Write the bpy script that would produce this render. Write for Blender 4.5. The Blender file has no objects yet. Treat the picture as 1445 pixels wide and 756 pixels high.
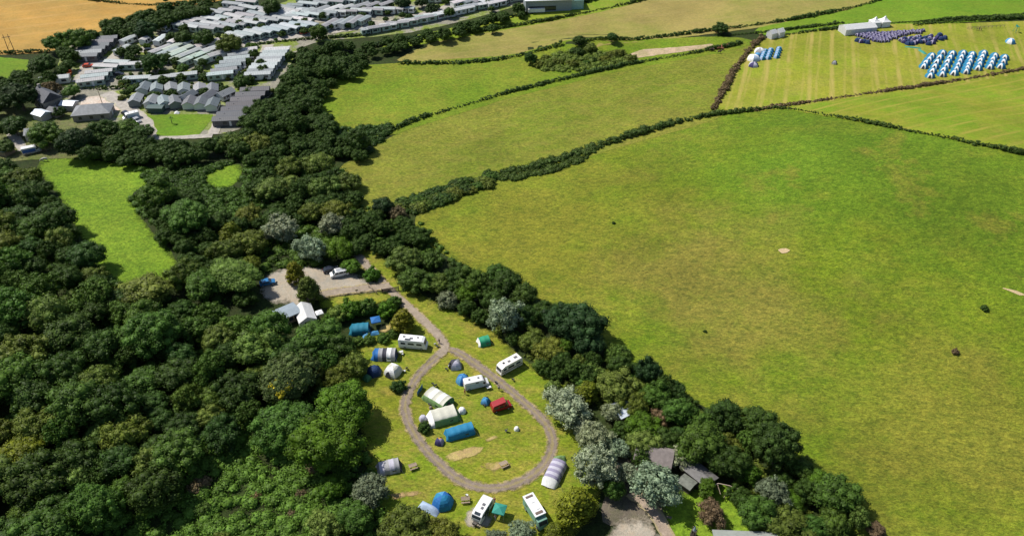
import bpy, bmesh, math, random
import numpy as np
from mathutils import Vector, Matrix, geometry as mgeo
R = math.radians
random.seed(7)
scn = bpy.context.scene
COL = scn.collection

# ------------------------------------------------------------------ terrain
def H(x, y):
    x /= 1.15; y /= 1.15
    h = 14.0*math.exp(-(((x-125)/72)**2+((y-190)/58)**2))
    h += 8.0*math.exp(-(((x+125)/55)**2+((y-125)/60)**2))
    h += 5.0*math.exp(-(((x-160)/90)**2+((y-310)/60)**2))
    h += 3.5*math.exp(-(((x-27)/17)**2+((y-292)/7)**2))
    if y > 240:
        h += 10.0*(1-math.exp(-((y-240)/180)**2))
    return h

# ------------------------------------------------------------------ camera (a drone 138 m up)
F, CX, CY, PITCH, CAMZ = 1124.0, 722.5, 378.0, R(37.6), 138.0
CP, SP = math.cos(PITCH), math.sin(PITCH)
def ground_point(px, py, h=0.0):
    """Where the line of sight through a photo point meets the terrain raised by h."""
    dx, dy = (px-CX)/F, (CY-py)/F
    d = (dx, CP+dy*SP, -SP+dy*CP)
    t = (CAMZ-h)/max(1e-4, -d[2])
    for _ in range(14):
        z = H(d[0]*t, d[1]*t)+h
        t = 0.5*t+0.5*(CAMZ-z)/max(1e-4, -d[2])
    return Vector((d[0]*t, d[1]*t, H(d[0]*t, d[1]*t)))
def photo_point(x, y, z):
    dep = y*CP-(z-CAMZ)*SP
    up = y*SP+(z-CAMZ)*CP
    return CX+F*x/dep, CY-F*up/dep, dep
def bearing(px, py, dx, dy):
    a, b = ground_point(px, py), ground_point(px+dx*6, py+dy*6)
    return math.atan2(b.y-a.y, b.x-a.x)
def inside(p, poly):
    x, y = p[0], p[1]; c = False; j = len(poly)-1
    for i in range(len(poly)):
        a, b = poly[i], poly[j]
        if (a[1] > y) != (b[1] > y) and x < (b[0]-a[0])*(y-a[1])/(b[1]-a[1])+a[0]:
            c = not c
        j = i
    return c

cam = bpy.data.cameras.new('camera'); camo = bpy.data.objects.new('camera', cam); COL.objects.link(camo)
camo.location = (0, 0, CAMZ); camo.rotation_euler = (R(90)-PITCH, 0, 0)
cam.sensor_width = 36; cam.lens = F/1445*36; cam.clip_end = 20000; cam.clip_start = 1
scn.camera = camo

# ------------------------------------------------------------------ light
EL = R(52); SAZ = math.atan2(-0.90, 0.44)
sv = Vector((math.sin(SAZ)*math.cos(EL), math.cos(SAZ)*math.cos(EL), math.sin(EL)))
sl = bpy.data.lights.new('sun', 'SUN'); sl.energy = 4.6; sl.angle = R(0.53); sl.color = (1, 0.95, 0.87)
so = bpy.data.objects.new('sun', sl); COL.objects.link(so); so.rotation_euler = sv.to_track_quat('Z', 'Y').to_euler()
so.location = (0, 0, 300)
w = bpy.data.worlds.new('World'); scn.world = w; w.use_nodes = True
nt = w.node_tree
sky = nt.nodes.new('ShaderNodeTexSky'); sky.sky_type = 'NISHITA'; sky.sun_disc = False
sky.sun_elevation = EL; sky.sun_rotation = SAZ % (2*math.pi)
bg = nt.nodes['Background']; nt.links.new(sky.outputs[0], bg.inputs[0]); bg.inputs[1].default_value = 0.088
scn.view_settings.view_transform = 'Standard'; scn.view_settings.look = 'None'
scn.view_settings.exposure = 0.30; scn.view_settings.gamma = 1; scn.view_settings.use_curve_mapping = False
scn.cycles.max_bounces = 5; scn.cycles.diffuse_bounces = 3; scn.cycles.transparent_max_bounces = 4

# ------------------------------------------------------------------ materials
MATS = {}
def new_mat(name):
    m = bpy.data.materials.new(name); m.use_nodes = True
    return m, m.node_tree.nodes, m.node_tree.links, m.node_tree.nodes['Principled BSDF']
def mixc(N, L, fac, a, b, blend='MIX'):
    n = N.new('ShaderNodeMix'); n.data_type = 'RGBA'; n.blend_type = blend
    for s, v in ((n.inputs[0], fac), (n.inputs[6], a), (n.inputs[7], b)):
        if hasattr(v, 'is_output'): L.new(v, s)
        elif isinstance(v, (tuple, list)): s.default_value = (*v[:3], 1)
        else: s.default_value = v
    return n.outputs[2]
def mrange(N, L, v, a, b, c, d):
    n = N.new('ShaderNodeMapRange'); L.new(v, n.inputs[0])
    for i, k in enumerate((a, b, c, d)): n.inputs[i+1].default_value = k
    return n.outputs[0]
def noise(N, L, vec, scale, detail=3, rough=0.6, dist=0.0):
    n = N.new('ShaderNodeTexNoise'); n.inputs['Scale'].default_value = scale
    n.inputs['Detail'].default_value = detail; n.inputs['Roughness'].default_value = rough
    n.inputs['Distortion'].default_value = dist
    L.new(vec, n.inputs['Vector']); return n.outputs['Fac']
def plain(name, c, rough=0.6, metal=0.0, var=0.12, scale=1.5, spec=0.5):
    if name in MATS: return MATS[name]
    m, N, L, b = new_mat(name)
    tc = N.new('ShaderNodeTexCoord'); oi = N.new('ShaderNodeObjectInfo')
    f = mrange(N, L, noise(N, L, tc.outputs['Object'], scale, 4), 0.3, 0.7, 1-var, 1+var)
    col = mixc(N, L, 1.0, c, f, 'MULTIPLY')
    f2 = mrange(N, L, oi.outputs['Random'], 0, 1, 1-var*0.8, 1+var*0.8)
    col = mixc(N, L, 1.0, col, f2, 'MULTIPLY')
    L.new(col, b.inputs['Base Color']); b.inputs['Roughness'].default_value = rough
    b.inputs['Metallic'].default_value = metal; b.inputs['Specular IOR Level'].default_value = spec
    MATS[name] = m; return m
def tinted(name, rough=0.6, var=0.12, scale=0.8, ribs=None):
    """Colour comes from the object's own colour, with wear."""
    if name in MATS: return MATS[name]
    m, N, L, b = new_mat(name)
    tc = N.new('ShaderNodeTexCoord'); oi = N.new('ShaderNodeObjectInfo')
    f = mrange(N, L, noise(N, L, tc.outputs['Object'], scale, 5), 0.3, 0.7, 1-var, 1+var)
    col = mixc(N, L, 1.0, oi.outputs['Color'], f, 'MULTIPLY')
    f2 = mrange(N, L, oi.outputs['Random'], 0, 1, 1-var, 1+var)
    col = mixc(N, L, 1.0, col, f2, 'MULTIPLY')
    if ribs:
        wv = N.new('ShaderNodeTexWave'); wv.bands_direction = ribs[0]; wv.inputs['Scale'].default_value = 0.314/ribs[1]
        L.new(tc.outputs['Object'], wv.inputs['Vector'])
        col = mixc(N, L, 1.0, col, mrange(N, L, wv.outputs['Fac'], 0, 1, 0.8, 1.08), 'MULTIPLY')
    L.new(col, b.inputs['Base Color']); b.inputs['Roughness'].default_value = rough
    MATS[name] = m; return m
def fabric(name, c, c2=None, thin=0.25):
    """Tent cloth: lets part of the light through."""
    if name in MATS: return MATS[name]
    m, N, L, b = new_mat(name)
    tc = N.new('ShaderNodeTexCoord')
    nz = noise(N, L, tc.outputs['Object'], 1.3, 4, 0.65, 0.6)
    col = mixc(N, L, mrange(N, L, nz, 0.3, 0.7, 0, 1), tuple(k*0.82 for k in c), c)
    L.new(col, b.inputs['Base Color']); b.inputs['Roughness'].default_value = 0.75
    bp = N.new('ShaderNodeBump'); bp.inputs['Strength'].default_value = 0.5; bp.inputs['Distance'].default_value = 0.15
    L.new(nz, bp.inputs['Height']); L.new(bp.outputs[0], b.inputs['Normal'])
    tr = N.new('ShaderNodeBsdfTranslucent'); L.new(col, tr.inputs['Color'])
    mx = N.new('ShaderNodeMixShader'); mx.inputs[0].default_value = thin
    L.new(b.outputs[0], mx.inputs[1]); L.new(tr.outputs[0], mx.inputs[2])
    L.new(mx.outputs[0], N['Material Output'].inputs['Surface'])
    MATS[name] = m; return m
def foliage(name, yellow=0.35, trans=0.16):
    if name in MATS: return MATS[name]
    m, N, L, b = new_mat(name)
    tc = N.new('ShaderNodeTexCoord'); oi = N.new('ShaderNodeObjectInfo'); ge = N.new('ShaderNodeNewGeometry')
    nz = noise(N, L, tc.outputs['Object'], 3.0, 3)
    base = mixc(N, L, 1.0, oi.outputs['Color'], mrange(N, L, nz, 0.3, 0.7, 0.72, 1.25), 'MULTIPLY')
    base = mixc(N, L, 1.0, base, mrange(N, L, ge.outputs['Random Per Island'], 0, 1, 0.55, 1.45), 'MULTIPLY')
    warm = mixc(N, L, 1.0, base, (1.3, 1.06, 0.7), 'MULTIPLY')
    col = mixc(N, L, mrange(N, L, oi.outputs['Random'], 0.3, 1.0, 0.0, yellow*2), base, warm)
    L.new(col, b.inputs['Base Color']); b.inputs['Roughness'].default_value = 0.55
    b.inputs['Specular IOR Level'].default_value = 0.12
    tr = N.new('ShaderNodeBsdfTranslucent')
    L.new(mixc(N, L, 1.0, col, (1.3, 1.5, 0.5), 'MULTIPLY'), tr.inputs['Color'])
    mx = N.new('ShaderNodeMixShader'); mx.inputs[0].default_value = trans
    L.new(b.outputs[0], mx.inputs[1]); L.new(tr.outputs[0], mx.inputs[2])
    L.new(mx.outputs[0], N['Material Output'].inputs['Surface'])
    MATS[name] = m; return m
def grass_mat(name, c1, c2, c3, big=0.03, mid=0.22, fine=1.6, stripes=(), midamt=0.6, contrast=0.45, stretch=0, sharp=(0.38, 0.62), blobs=()):
    m, N, L, b = new_mat(name)
    tc = N.new('ShaderNodeTexCoord'); P = tc.outputs['Object']
    col = mixc(N, L, mrange(N, L, noise(N, L, P, big, 5, 0.6, 0.5), sharp[0], sharp[1], 0, 1), c1, c2)
    mp = N.new('ShaderNodeMapping'); L.new(P, mp.inputs[0])
    mp.inputs['Rotation'].default_value = (0, 0, R(stretch)); mp.inputs['Scale'].default_value = (1, 1.8 if stretch else 1, 1)
    col = mixc(N, L, mrange(N, L, noise(N, L, mp.outputs[0], mid, 5, 0.7), 0.42, 0.68, 0, midamt), col, c3)
    for bx, by, br, bc in blobs:      # round stretches blended towards another grass colour
        vd = N.new('ShaderNodeVectorMath'); vd.operation = 'DISTANCE'; fl = N.new('ShaderNodeVectorMath'); fl.operation = 'MULTIPLY'; fl.inputs[1].default_value = (1, 1, 0)
        L.new(P, fl.inputs[0]); L.new(fl.outputs[0], vd.inputs[0]); vd.inputs[1].default_value = (bx, by, 0)
        k = N.new('ShaderNodeMath'); k.operation = 'ADD'; L.new(mrange(N, L, vd.outputs['Value'], 0, br, 1, 0), k.inputs[0]); L.new(mrange(N, L, noise(N, L, P, 0.05, 5, 0.65), 0.3, 0.7, -0.45, 0.45), k.inputs[1])
        col = mixc(N, L, mrange(N, L, k.outputs[0], 0.15, 0.85, 0, 0.85), col, bc)
    nf = noise(N, L, mp.outputs[0], fine, 4, 0.75)
    col = mixc(N, L, 1.0, col, mrange(N, L, nf, 0.3, 0.7, 1-contrast, 1+contrast), 'MULTIPLY')
    nb = noise(N, L, P, fine*3.1, 3, 0.8)
    col = mixc(N, L, 1.0, col, mrange(N, L, nb, 0.3, 0.7, 1-contrast*.6, 1+contrast*.6), 'MULTIPLY')
    nd = noise(N, L, mp.outputs[0], mid*2+.35, 4, 0.75, 0.5)
    col = mixc(N, L, 1.0, col, mixc(N, L, mrange(N, L, nd, 0.36, 0.64, 0, 1), (1-contrast*.68, 1-contrast*.5, 1-contrast*.56), (1+contrast*.62, 1+contrast*.5, 1+contrast*.4)), 'MULTIPLY')
    nw = noise(N, L, P, 0.035, 4, 0.65)
    col = mixc(N, L, 1.0, col, mrange(N, L, nw, 0.32, 0.68, 0.84, 1.16), 'MULTIPLY')
    for ang, sp, amt, sc in stripes:
        m2 = N.new('ShaderNodeMapping'); L.new(P, m2.inputs[0]); m2.inputs['Rotation'].default_value = (0, 0, ang)
        wv = N.new('ShaderNodeTexWave'); wv.inputs['Scale'].default_value = 0.314/sp
        wv.inputs['Distortion'].default_value = 1.2; wv.inputs['Detail'].default_value = 3; wv.inputs['Detail Scale'].default_value = 0.6
        L.new(m2.outputs[0], wv.inputs['Vector'])
        s = mrange(N, L, wv.outputs['Fac'], 0.84, 1.0, 0, amt)
        k = N.new('ShaderNodeMath'); k.operation = 'MULTIPLY'; L.new(s, k.inputs[0])
        L.new(mrange(N, L, noise(N, L, P, 0.06, 3), 0.35, 0.6, 0.1, 1), k.inputs[1])
        col = mixc(N, L, k.outputs[0], col, sc)
    L.new(col, b.inputs['Base Color']); b.inputs['Roughness'].default_value = 0.9; b.inputs['Specular IOR Level'].default_value = 0.15
    bp = N.new('ShaderNodeBump'); bp.inputs['Strength'].default_value = 0.55; bp.inputs['Distance'].default_value = 0.5
    L.new(nf, bp.inputs['Height']); L.new(bp.outputs[0], b.inputs['Normal'])
    return m
def track_mat(name, road, verge, mid, midamt=0.5, edge=0.16):
    m, N, L, b = new_mat(name)
    tc = N.new('ShaderNodeTexCoord'); P = tc.outputs['Object']
    uv = N.new('ShaderNodeUVMap'); sx = N.new('ShaderNodeSeparateXYZ'); L.new(uv.outputs[0], sx.inputs[0])
    n1 = noise(N, L, P, 0.7, 5, 0.7); n2 = noise(N, L, P, 3.5, 3, 0.7)
    a = N.new('ShaderNodeMath'); a.operation = 'SUBTRACT'; L.new(sx.outputs[0], a.inputs[0]); a.inputs[1].default_value = 0.5
    ab = N.new('ShaderNodeMath'); ab.operation = 'ABSOLUTE'; L.new(a.outputs[0], ab.inputs[0])
    j = N.new('ShaderNodeMath'); j.operation = 'ADD'; L.new(ab.outputs[0], j.inputs[0]); L.new(mrange(N, L, n1, 0.3, 0.7, -0.1, 0.1), j.inputs[1])
    col = mixc(N, L, mrange(N, L, n1, 0.35, 0.65, 0, 1), tuple(k*0.75 for k in road), tuple(k*1.15 for k in road))
    col = mixc(N, L, mrange(N, L, j.outputs[0], 0.02, 0.13, midamt, 0), col, mid)
    col = mixc(N, L, mrange(N, L, j.outputs[0], 0.5-edge-0.05, 0.5-edge+0.06, 0, 1), col, verge)
    col = mixc(N, L, 1.0, col, mrange(N, L, n2, 0.3, 0.7, 0.8, 1.2), 'MULTIPLY')
    L.new(col, b.inputs['Base Color']); b.inputs['Roughness'].default_value = 0.95; b.inputs['Specular IOR Level'].default_value = 0.1
    return m

def ragged(m, lo=0.12, hi=0.62, sc=0.9):
    """The surface thins out towards its rim, so the grass beneath shows between its patches."""
    N, L = m.node_tree.nodes, m.node_tree.links; b = N['Principled BSDF']
    at = N.new('ShaderNodeAttribute'); at.attribute_name = 'fade'; tc = N.new('ShaderNodeTexCoord')
    nz = noise(N, L, tc.outputs['Object'], sc, 4, 0.7)
    k = N.new('ShaderNodeMath'); k.operation = 'ADD'; L.new(at.outputs['Fac'], k.inputs[0]); L.new(mrange(N, L, nz, 0.25, 0.75, -0.4, 0.4), k.inputs[1])
    f = mrange(N, L, k.outputs[0], lo, hi, 0, 1)
    tr = N.new('ShaderNodeBsdfTransparent'); mx = N.new('ShaderNodeMixShader')
    L.new(f, mx.inputs[0]); L.new(tr.outputs[0], mx.inputs[1]); L.new(b.outputs[0], mx.inputs[2])
    L.new(mx.outputs[0], N['Material Output'].inputs['Surface']); return m

# ------------------------------------------------------------------ object helpers
def tag(o, label=None, cat=None, group=None, kind=None):
    if label: o['label'] = label
    if cat: o['category'] = cat
    if group: o['group'] = group
    if kind: o['kind'] = kind
    return o
def empty(name, loc=(0, 0, 0), rz=0.0, label=None, cat=None, group=None):
    o = bpy.data.objects.new(name, None); COL.objects.link(o)
    o.location = loc; o.rotation_euler = (0, 0, rz); o.empty_display_size = 0.5
    return tag(o, label, cat, group)
def link(name, me, parent=None, color=None):
    o = bpy.data.objects.new(name, me); COL.objects.link(o)
    if parent: o.parent = parent
    if color: o.color = (*color[:3], 1)
    return o
def dup(root, loc, rz, label=None, group=None, scale=None):
    r = root.copy(); COL.objects.link(r); r.location = loc; r.rotation_euler = (0, 0, rz)
    if scale: r.scale = scale
    if label: r['label'] = label
    if group: r['group'] = group
    for ch in list(root.children):
        c = ch.copy(); COL.objects.link(c); c.parent = r
        for g in list(ch.children):
            d = g.copy(); COL.objects.link(d); d.parent = c
    return r
def np_mesh(name, V, quads, tris, mat, smooth=False):
    me = bpy.data.meshes.new(name)
    V = np.asarray(V, np.float32); nq, ntri = len(quads), len(tris)
    me.vertices.add(len(V)); me.vertices.foreach_set('co', V.ravel())
    lv = np.concatenate([np.asarray(quads, np.int32).ravel(), np.asarray(tris, np.int32).ravel()]).astype(np.int32)
    me.loops.add(len(lv)); me.loops.foreach_set('vertex_index', lv)
    me.polygons.add(nq+ntri)
    ls = np.concatenate([np.arange(nq)*4, nq*4+np.arange(ntri)*3]).astype(np.int32)
    me.polygons.foreach_set('loop_start', ls)
    me.update(calc_edges=True); me.materials.append(mat)
    if smooth: me.polygons.foreach_set('use_smooth', np.ones(nq+ntri, bool))
    me.validate(); return me

class MB:
    """Collects shapes that become ONE mesh."""
    def __init__(s): s.v = []; s.f = []; s.m = []
    def add(s, vs, fs, mi=0):
        k = len(s.v); s.v += [tuple(v) for v in vs]; s.f += [tuple(i+k for i in f) for f in fs]; s.m += [mi]*len(fs); return s
    def box(s, c, d, rz=0, mi=0, tap=1.0):
        hx, hy, hz = d[0]/2, d[1]/2, d[2]/2; ca, sa = math.cos(rz), math.sin(rz); vs = []
        for z, k in ((-hz, 1), (hz, tap)):
            for x, y in ((-hx, -hy), (hx, -hy), (hx, hy), (-hx, hy)):
                x *= k; y *= k; vs.append((c[0]+x*ca-y*sa, c[1]+x*sa+y*ca, c[2]+z))
        return s.add(vs, [(3, 2, 1, 0), (4, 5, 6, 7), (0, 1, 5, 4), (1, 2, 6, 5), (2, 3, 7, 6), (3, 0, 4, 7)], mi)
    def tube(s, a, b, r0, r1=None, n=6, mi=0):
        a, b = Vector(a), Vector(b); r1 = r0 if r1 is None else r1
        d = (b-a).normalized(); u = d.orthogonal().normalized(); w_ = d.cross(u); vs = []
        for p, r in ((a, r0), (b, r1)):
            for i in range(n):
                t = 2*math.pi*i/n; vs.append(p+(u*math.cos(t)+w_*math.sin(t))*r)
        fs = [(i, (i+1) % n, n+(i+1) % n, n+i) for i in range(n)]
        return s.add(vs, fs+[tuple(range(n))[::-1], tuple(range(n, 2*n))], mi)
    def prism(s, prof, y0, y1, mi=0, tap=0.0):
        """Side outline (x, z) pulled across from y0 to y1."""
        n = len(prof); vs = [(x, y0, z) for x, z in prof]+[(x, y1, z) for x, z in prof]
        fs = [(i, (i+1) % n, n+(i+1) % n, n+i) for i in range(n)]
        return s.add(vs, fs+[tuple(range(n))[::-1], tuple(range(n, 2*n))], mi)
    def loft(s, rings, mi=0, closed=True, caps=True):
        n = len(rings[0]); vs = [p for r in rings for p in r]; fs = []
        mis = mi if isinstance(mi, list) else [mi]*(len(rings)-1)
        k = len(s.v); s.v += [tuple(v) for v in vs]
        for j in range(len(rings)-1):
            for i in range(n if closed else n-1):
                s.f.append((k+j*n+i, k+j*n+(i+1) % n, k+(j+1)*n+(i+1) % n, k+(j+1)*n+i)); s.m.append(mis[j])
        if caps:
            s.f.append(tuple(k+i for i in range(n))[::-1]); s.m.append(mis[0])
            s.f.append(tuple(k+(len(rings)-1)*n+i for i in range(n))); s.m.append(mis[-1])
        return s
    def plate(s, quad, th=0.03, mi=0):
        q = [Vector(p) for p in quad]; nrm = (q[1]-q[0]).cross(q[2]-q[0]).normalized()*th
        n = len(q)
        return s.add([p for p in q]+[p+nrm for p in q], [tuple(range(n))[::-1], tuple(range(n, 2*n))]+[(i, (i+1) % n, n+(i+1) % n, n+i) for i in range(n)], mi)
    def mesh(s, name, mats, bevel=0, smooth=False):
        me = bpy.data.meshes.new(name); me.from_pydata(s.v, [], s.f)
        for m in (mats if isinstance(mats, (list, tuple)) else [mats]): me.materials.append(m)
        me.polygons.foreach_set('material_index', s.m)
        bm = bmesh.new(); bm.from_mesh(me); bmesh.ops.recalc_face_normals(bm, faces=bm.faces)
        if bevel:
            es = [e for e in bm.edges if len(e.link_faces) == 2 and e.calc_face_angle(0) > 0.5]
            bmesh.ops.bevel(bm, geom=es, offset=bevel, segments=2, profile=0.6, affect='EDGES', clamp_overlap=True)
        if smooth:
            for f in bm.faces: f.smooth = True
        bm.to_mesh(me); bm.free(); me.update(); return me
    def build(s, name, mats, parent=None, bevel=0, color=None, smooth=False):
        return link(name, s.mesh(name, mats, bevel, smooth), parent, color)

ORD = ['', 'first', 'second', 'third', 'fourth', 'fifth', 'sixth', 'seventh', 'eighth', 'ninth', 'tenth', 'eleventh', 'twelfth', 'thirteenth',
       'fourteenth', 'fifteenth', 'sixteenth', 'seventeenth', 'eighteenth', 'nineteenth', 'twentieth', 'twenty-first', 'twenty-second', 'twenty-third', 'twenty-fourth', 'twenty-fifth']

# ------------------------------------------------------------------ the ground, fields, tracks
def axis(lo, hi, a, b, step):
    c = [a+i*step for i in range(int((b-a)/step)+1)]
    out = []; d = step; x = a
    while x > lo: d *= 1.35; x -= d; out.append(x)
    pre = out[::-1]; out = []; d = step; x = c[-1]
    while x < hi: d *= 1.35; x += d; out.append(x)
    return pre+c+out
xs = axis(-6000, 6000, -340, 470, 5); ys = axis(-3000, 9000, 10, 580, 5)
V = [(x, y, H(x, y)) for y in ys for x in xs]; nx = len(xs)
Q = [(j*nx+i, j*nx+i+1, (j+1)*nx+i+1, (j+1)*nx+i) for j in range(len(ys)-1) for i in range(nx-1)]
m_floor = grass_mat('rough_ground', (0.022, 0.036, 0.009), (0.036, 0.055, 0.012), (0.034, 0.03, 0.014), 0.05, 0.4, 2.0)
tag(link('ground', np_mesh('ground', V, Q, np.zeros((0, 3), int), m_floor, True)), kind='structure')

def resample(P, step, closed=False):
    out = []; n = len(P)
    for i in range(n if closed else n-1):
        a, b = P[i], P[(i+1) % n]; k = max(1, int(((b[0]-a[0])**2+(b[1]-a[1])**2)**.5/step))
        out += [(a[0]+(b[0]-a[0])*t/k, a[1]+(b[1]-a[1])*t/k) for t in range(k)]
    if not closed: out.append(P[-1])
    return out
def smooth_path(P, it=2, closed=False):
    for _ in range(it):
        out = [] if closed else [P[0]]
        n = len(P)
        for i in range(n if closed else n-1):
            a, b = P[i], P[(i+1) % n]
            out += [(a[0]*.75+b[0]*.25, a[1]*.75+b[1]*.25), (a[0]*.25+b[0]*.75, a[1]*.25+b[1]*.75)]
        if not closed: out.append(P[-1])
        P = out
    return P
def gp2(pts): return [tuple(ground_point(*p)[:2]) for p in pts]
def region(name, pts, mat, layer=1, cell=4.0, jitter=0.25, smooth=1, kind='structure', grow=0.0):
    rg = random.Random(name)
    B = gp2(pts)
    if grow:
        ar = sum(B[i-1][0]*B[i][1]-B[i][0]*B[i-1][1] for i in range(len(B))); sg = 1 if ar > 0 else -1; G = []
        for i in range(len(B)):
            p, q, r_ = Vector(B[i-1]), Vector(B[i]), Vector(B[(i+1) % len(B)])
            t = ((q-p).normalized()+(r_-q).normalized()); t = t.normalized() if t.length > .1 else (q-p).normalized()
            G.append((q.x+sg*t.y*grow, q.y-sg*t.x*grow))
        B = G
    if smooth: B = smooth_path(B, smooth, True)
    B = resample(B, 2.5, True)
    B = [(x+rg.uniform(-jitter, jitter), y+rg.uniform(-jitter, jitter)) for x, y in B]
    x0, x1 = min(p[0] for p in B), max(p[0] for p in B); y0, y1 = min(p[1] for p in B), max(p[1] for p in B)
    pts2 = list(B); A = np.array(B)
    x = math.floor(x0/cell)*cell
    while x < x1:
        y = math.floor(y0/cell)*cell
        while y < y1:
            if inside((x, y), B) and ((A[:, 0]-x)**2+(A[:, 1]-y)**2).min() > (0.45*cell)**2: pts2.append((x+0.01*rg.random(), y+0.01*rg.random()))
            y += cell
        x += cell
    nb = len(B)
    vo, _, fo, *_r = mgeo.delaunay_2d_cdt([Vector(p) for p in pts2], [(i, (i+1) % nb) for i in range(nb)], [], 1, 1e-4)
    me = bpy.data.meshes.new(name); me.from_pydata([(v.x, v.y, H(v.x, v.y)+0.07*layer) for v in vo], [], [tuple(f) for f in fo])
    fa = me.attributes.new('fade', 'FLOAT', 'POINT')
    for i, v in enumerate(me.vertices): fa.data[i].value = min(1.0, math.sqrt(((A[:, 0]-v.co.x)**2+(A[:, 1]-v.co.y)**2).min())/1.6)
    bm = bmesh.new(); bm.from_mesh(me); bmesh.ops.recalc_face_normals(bm, faces=bm.faces)
    if sum(f.normal.z for f in bm.faces) < 0: bmesh.ops.reverse_faces(bm, faces=bm.faces)
    for f in bm.faces: f.smooth = True
    bm.to_mesh(me); bm.free(); me.materials.append(mat)
    return tag(link(name, me), kind=kind)
def strip(name, pts, width, mat, layer=3, closed=False, kind='structure', smooth=2, wiggle=0.15):
    rg = random.Random(name+str(pts[0]))
    P = resample(smooth_path(gp2(pts), smooth, closed), 1.5, closed); n = len(P); V = []; uv = []
    for i, p in enumerate(P):
        a = P[(i-1) % n] if (closed or i) else p; b = P[(i+1) % n] if (closed or i < n-1) else p
        d = Vector((b[0]-a[0], b[1]-a[1])).normalized(); nn = Vector((-d.y, d.x))
        for k in range(5):
            o = (k/4-0.5)*width*(1+(rg.uniform(-wiggle, wiggle) if k in (0, 4) else 0))
            x, y = p[0]+nn.x*o, p[1]+nn.y*o; V.append((x, y, H(x, y)+0.07*layer)); uv.append((k/4, i*0.3))
    Fc = [(i*5+k, i*5+k+1, ((i+1) % n)*5+k+1, ((i+1) % n)*5+k) for i in range(n if closed else n-1) for k in range(4)]
    me = bpy.data.meshes.new(name); me.from_pydata(V, [], Fc); fa = me.attributes.new('fade', 'FLOAT', 'POINT')
    for i in range(len(V)): fa.data[i].value = (0, .5, 1, .5, 0)[i % 5]
    ul = me.uv_layers.new(name='UVMap')
    for li, lp in enumerate(me.loops): ul.data[li].uv = uv[lp.vertex_index]
    bm = bmesh.new(); bm.from_mesh(me)
    if sum(f.normal.z for f in bm.faces) < 0: bmesh.ops.reverse_faces(bm, faces=bm.faces)
    bm.to_mesh(me); bm.free()
    me.materials.append(mat); return tag(link(name, me), kind=kind)

G_ = lambda *a, **k: grass_mat(*a, **k)
def blob(px, py, r, c): p = ground_point(px, py); return (p.x, p.y, r, c)
m_hill = G_('pasture_grass', (0.128, 0.176, 0.010), (0.100, 0.168, 0.009), (0.185, 0.172, 0.023), 0.010, 0.05, 1.3, midamt=0.65, contrast=0.5, stretch=28, sharp=(0.40, 0.60), blobs=[blob(1180, 215, 75, (0.088, 0.162, 0.009)), blob(1350, 280, 60, (0.092, 0.152, 0.009)), blob(760, 330, 70, (0.172, 0.168, 0.018)), blob(1010, 400, 48, (0.185, 0.162, 0.03)), blob(1330, 600, 45, (0.165, 0.162, 0.02))])
region('pasture_field', [(600, 303), (640, 283), (692, 264), (740, 258), (830, 216), (905, 192), (985, 170), (1090, 155), (1160, 164), (1290, 190), (1445, 222),
    (1620, 262), (1720, 500), (1800, 900), (1400, 1000), (1225, 800), (1190, 720), (1110, 610), (1000, 560), (930, 520), (860, 480), (800, 435), (745, 392), (682, 376), (630, 348), (602, 324)], m_hill, 1.0, 5, grow=3.5)
region('olive_meadow', [(490, 262), (505, 235), (560, 204), (640, 168), (700, 146), (760, 131), (850, 106), (1000, 78), (1048, 64), (1060, 66), (1030, 112), (1006, 156), (985, 166), (900, 188), (830, 208), (760, 232), (690, 248), (620, 266), (560, 282), (505, 296)],
    G_('olive_meadow_grass', (0.165, 0.178, 0.022), (0.138, 0.18, 0.015), (0.21, 0.18, 0.036), 0.03, 0.12, 1.1, stripes=[(R(50), 9, 0.3, (0.2, 0.22, 0.035))], contrast=0.45, stretch=-20), 1.5, 5, grow=6)
region('bright_meadow', [(452, 145), (466, 112), (490, 101), (560, 97), (650, 90), (720, 86), (780, 72), (850, 62), (900, 62), (1000, 58), (1050, 58), (1045, 63), (900, 88), (830, 103), (760, 120), (700, 135), (640, 154), (585, 170), (545, 185), (500, 182), (462, 168)],
    G_('bright_meadow_grass', (0.135, 0.20, 0.012), (0.185, 0.20, 0.022), (0.10, 0.185, 0.010), 0.03, 0.15, 1.2, contrast=0.42, stretch=15), 2.0, 5, grow=5)
m_tan = G_('tan_stubble', (0.27, 0.22, 0.065), (0.20, 0.21, 0.04), (0.30, 0.23, 0.08), 0.02, 0.1, 1.0, stripes=[(R(75), 7, 0.3, (0.31, 0.26, 0.09))], contrast=0.2, stretch=10)
region('stubble_field', [(562, 88), (590, 74), (640, 55), (692, 45), (760, 33), (840, 18), (905, 2), (930, -12), (1280, -14), (1225, 8), (1130, 28), (1020, 42), (900, 56), (820, 66), (740, 78), (680, 86), (620, 91)], m_tan, 1.2, 6, grow=3)
region('green_strip', [(540, 66), (580, 55), (640, 43), (700, 29), (760, 17), (830, 5), (870, -12), (935, -14), (905, 0), (840, 16), (760, 31), (690, 43), (620, 55), (560, 66)],
    G_('green_strip_grass', (0.19, 0.24, 0.02), (0.16, 0.25, 0.015), (0.23, 0.23, 0.04), contrast=0.2), 1.7, 6, grow=2.5)
m_lush = G_('lush_grass', (0.105, 0.205, 0.012), (0.13, 0.215, 0.014), (0.155, 0.21, 0.02), 0.03, 0.1, 1.0, contrast=0.25, stretch=10)
region('far_green_field', [(1060, 44), (1140, 30), (1225, 14), (1270, -14), (1600, -14), (1600, 14), (1445, 23), (1330, 31), (1250, 36), (1180, 42), (1100, 51)], m_lush, 2.2, 6, grow=3)
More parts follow.
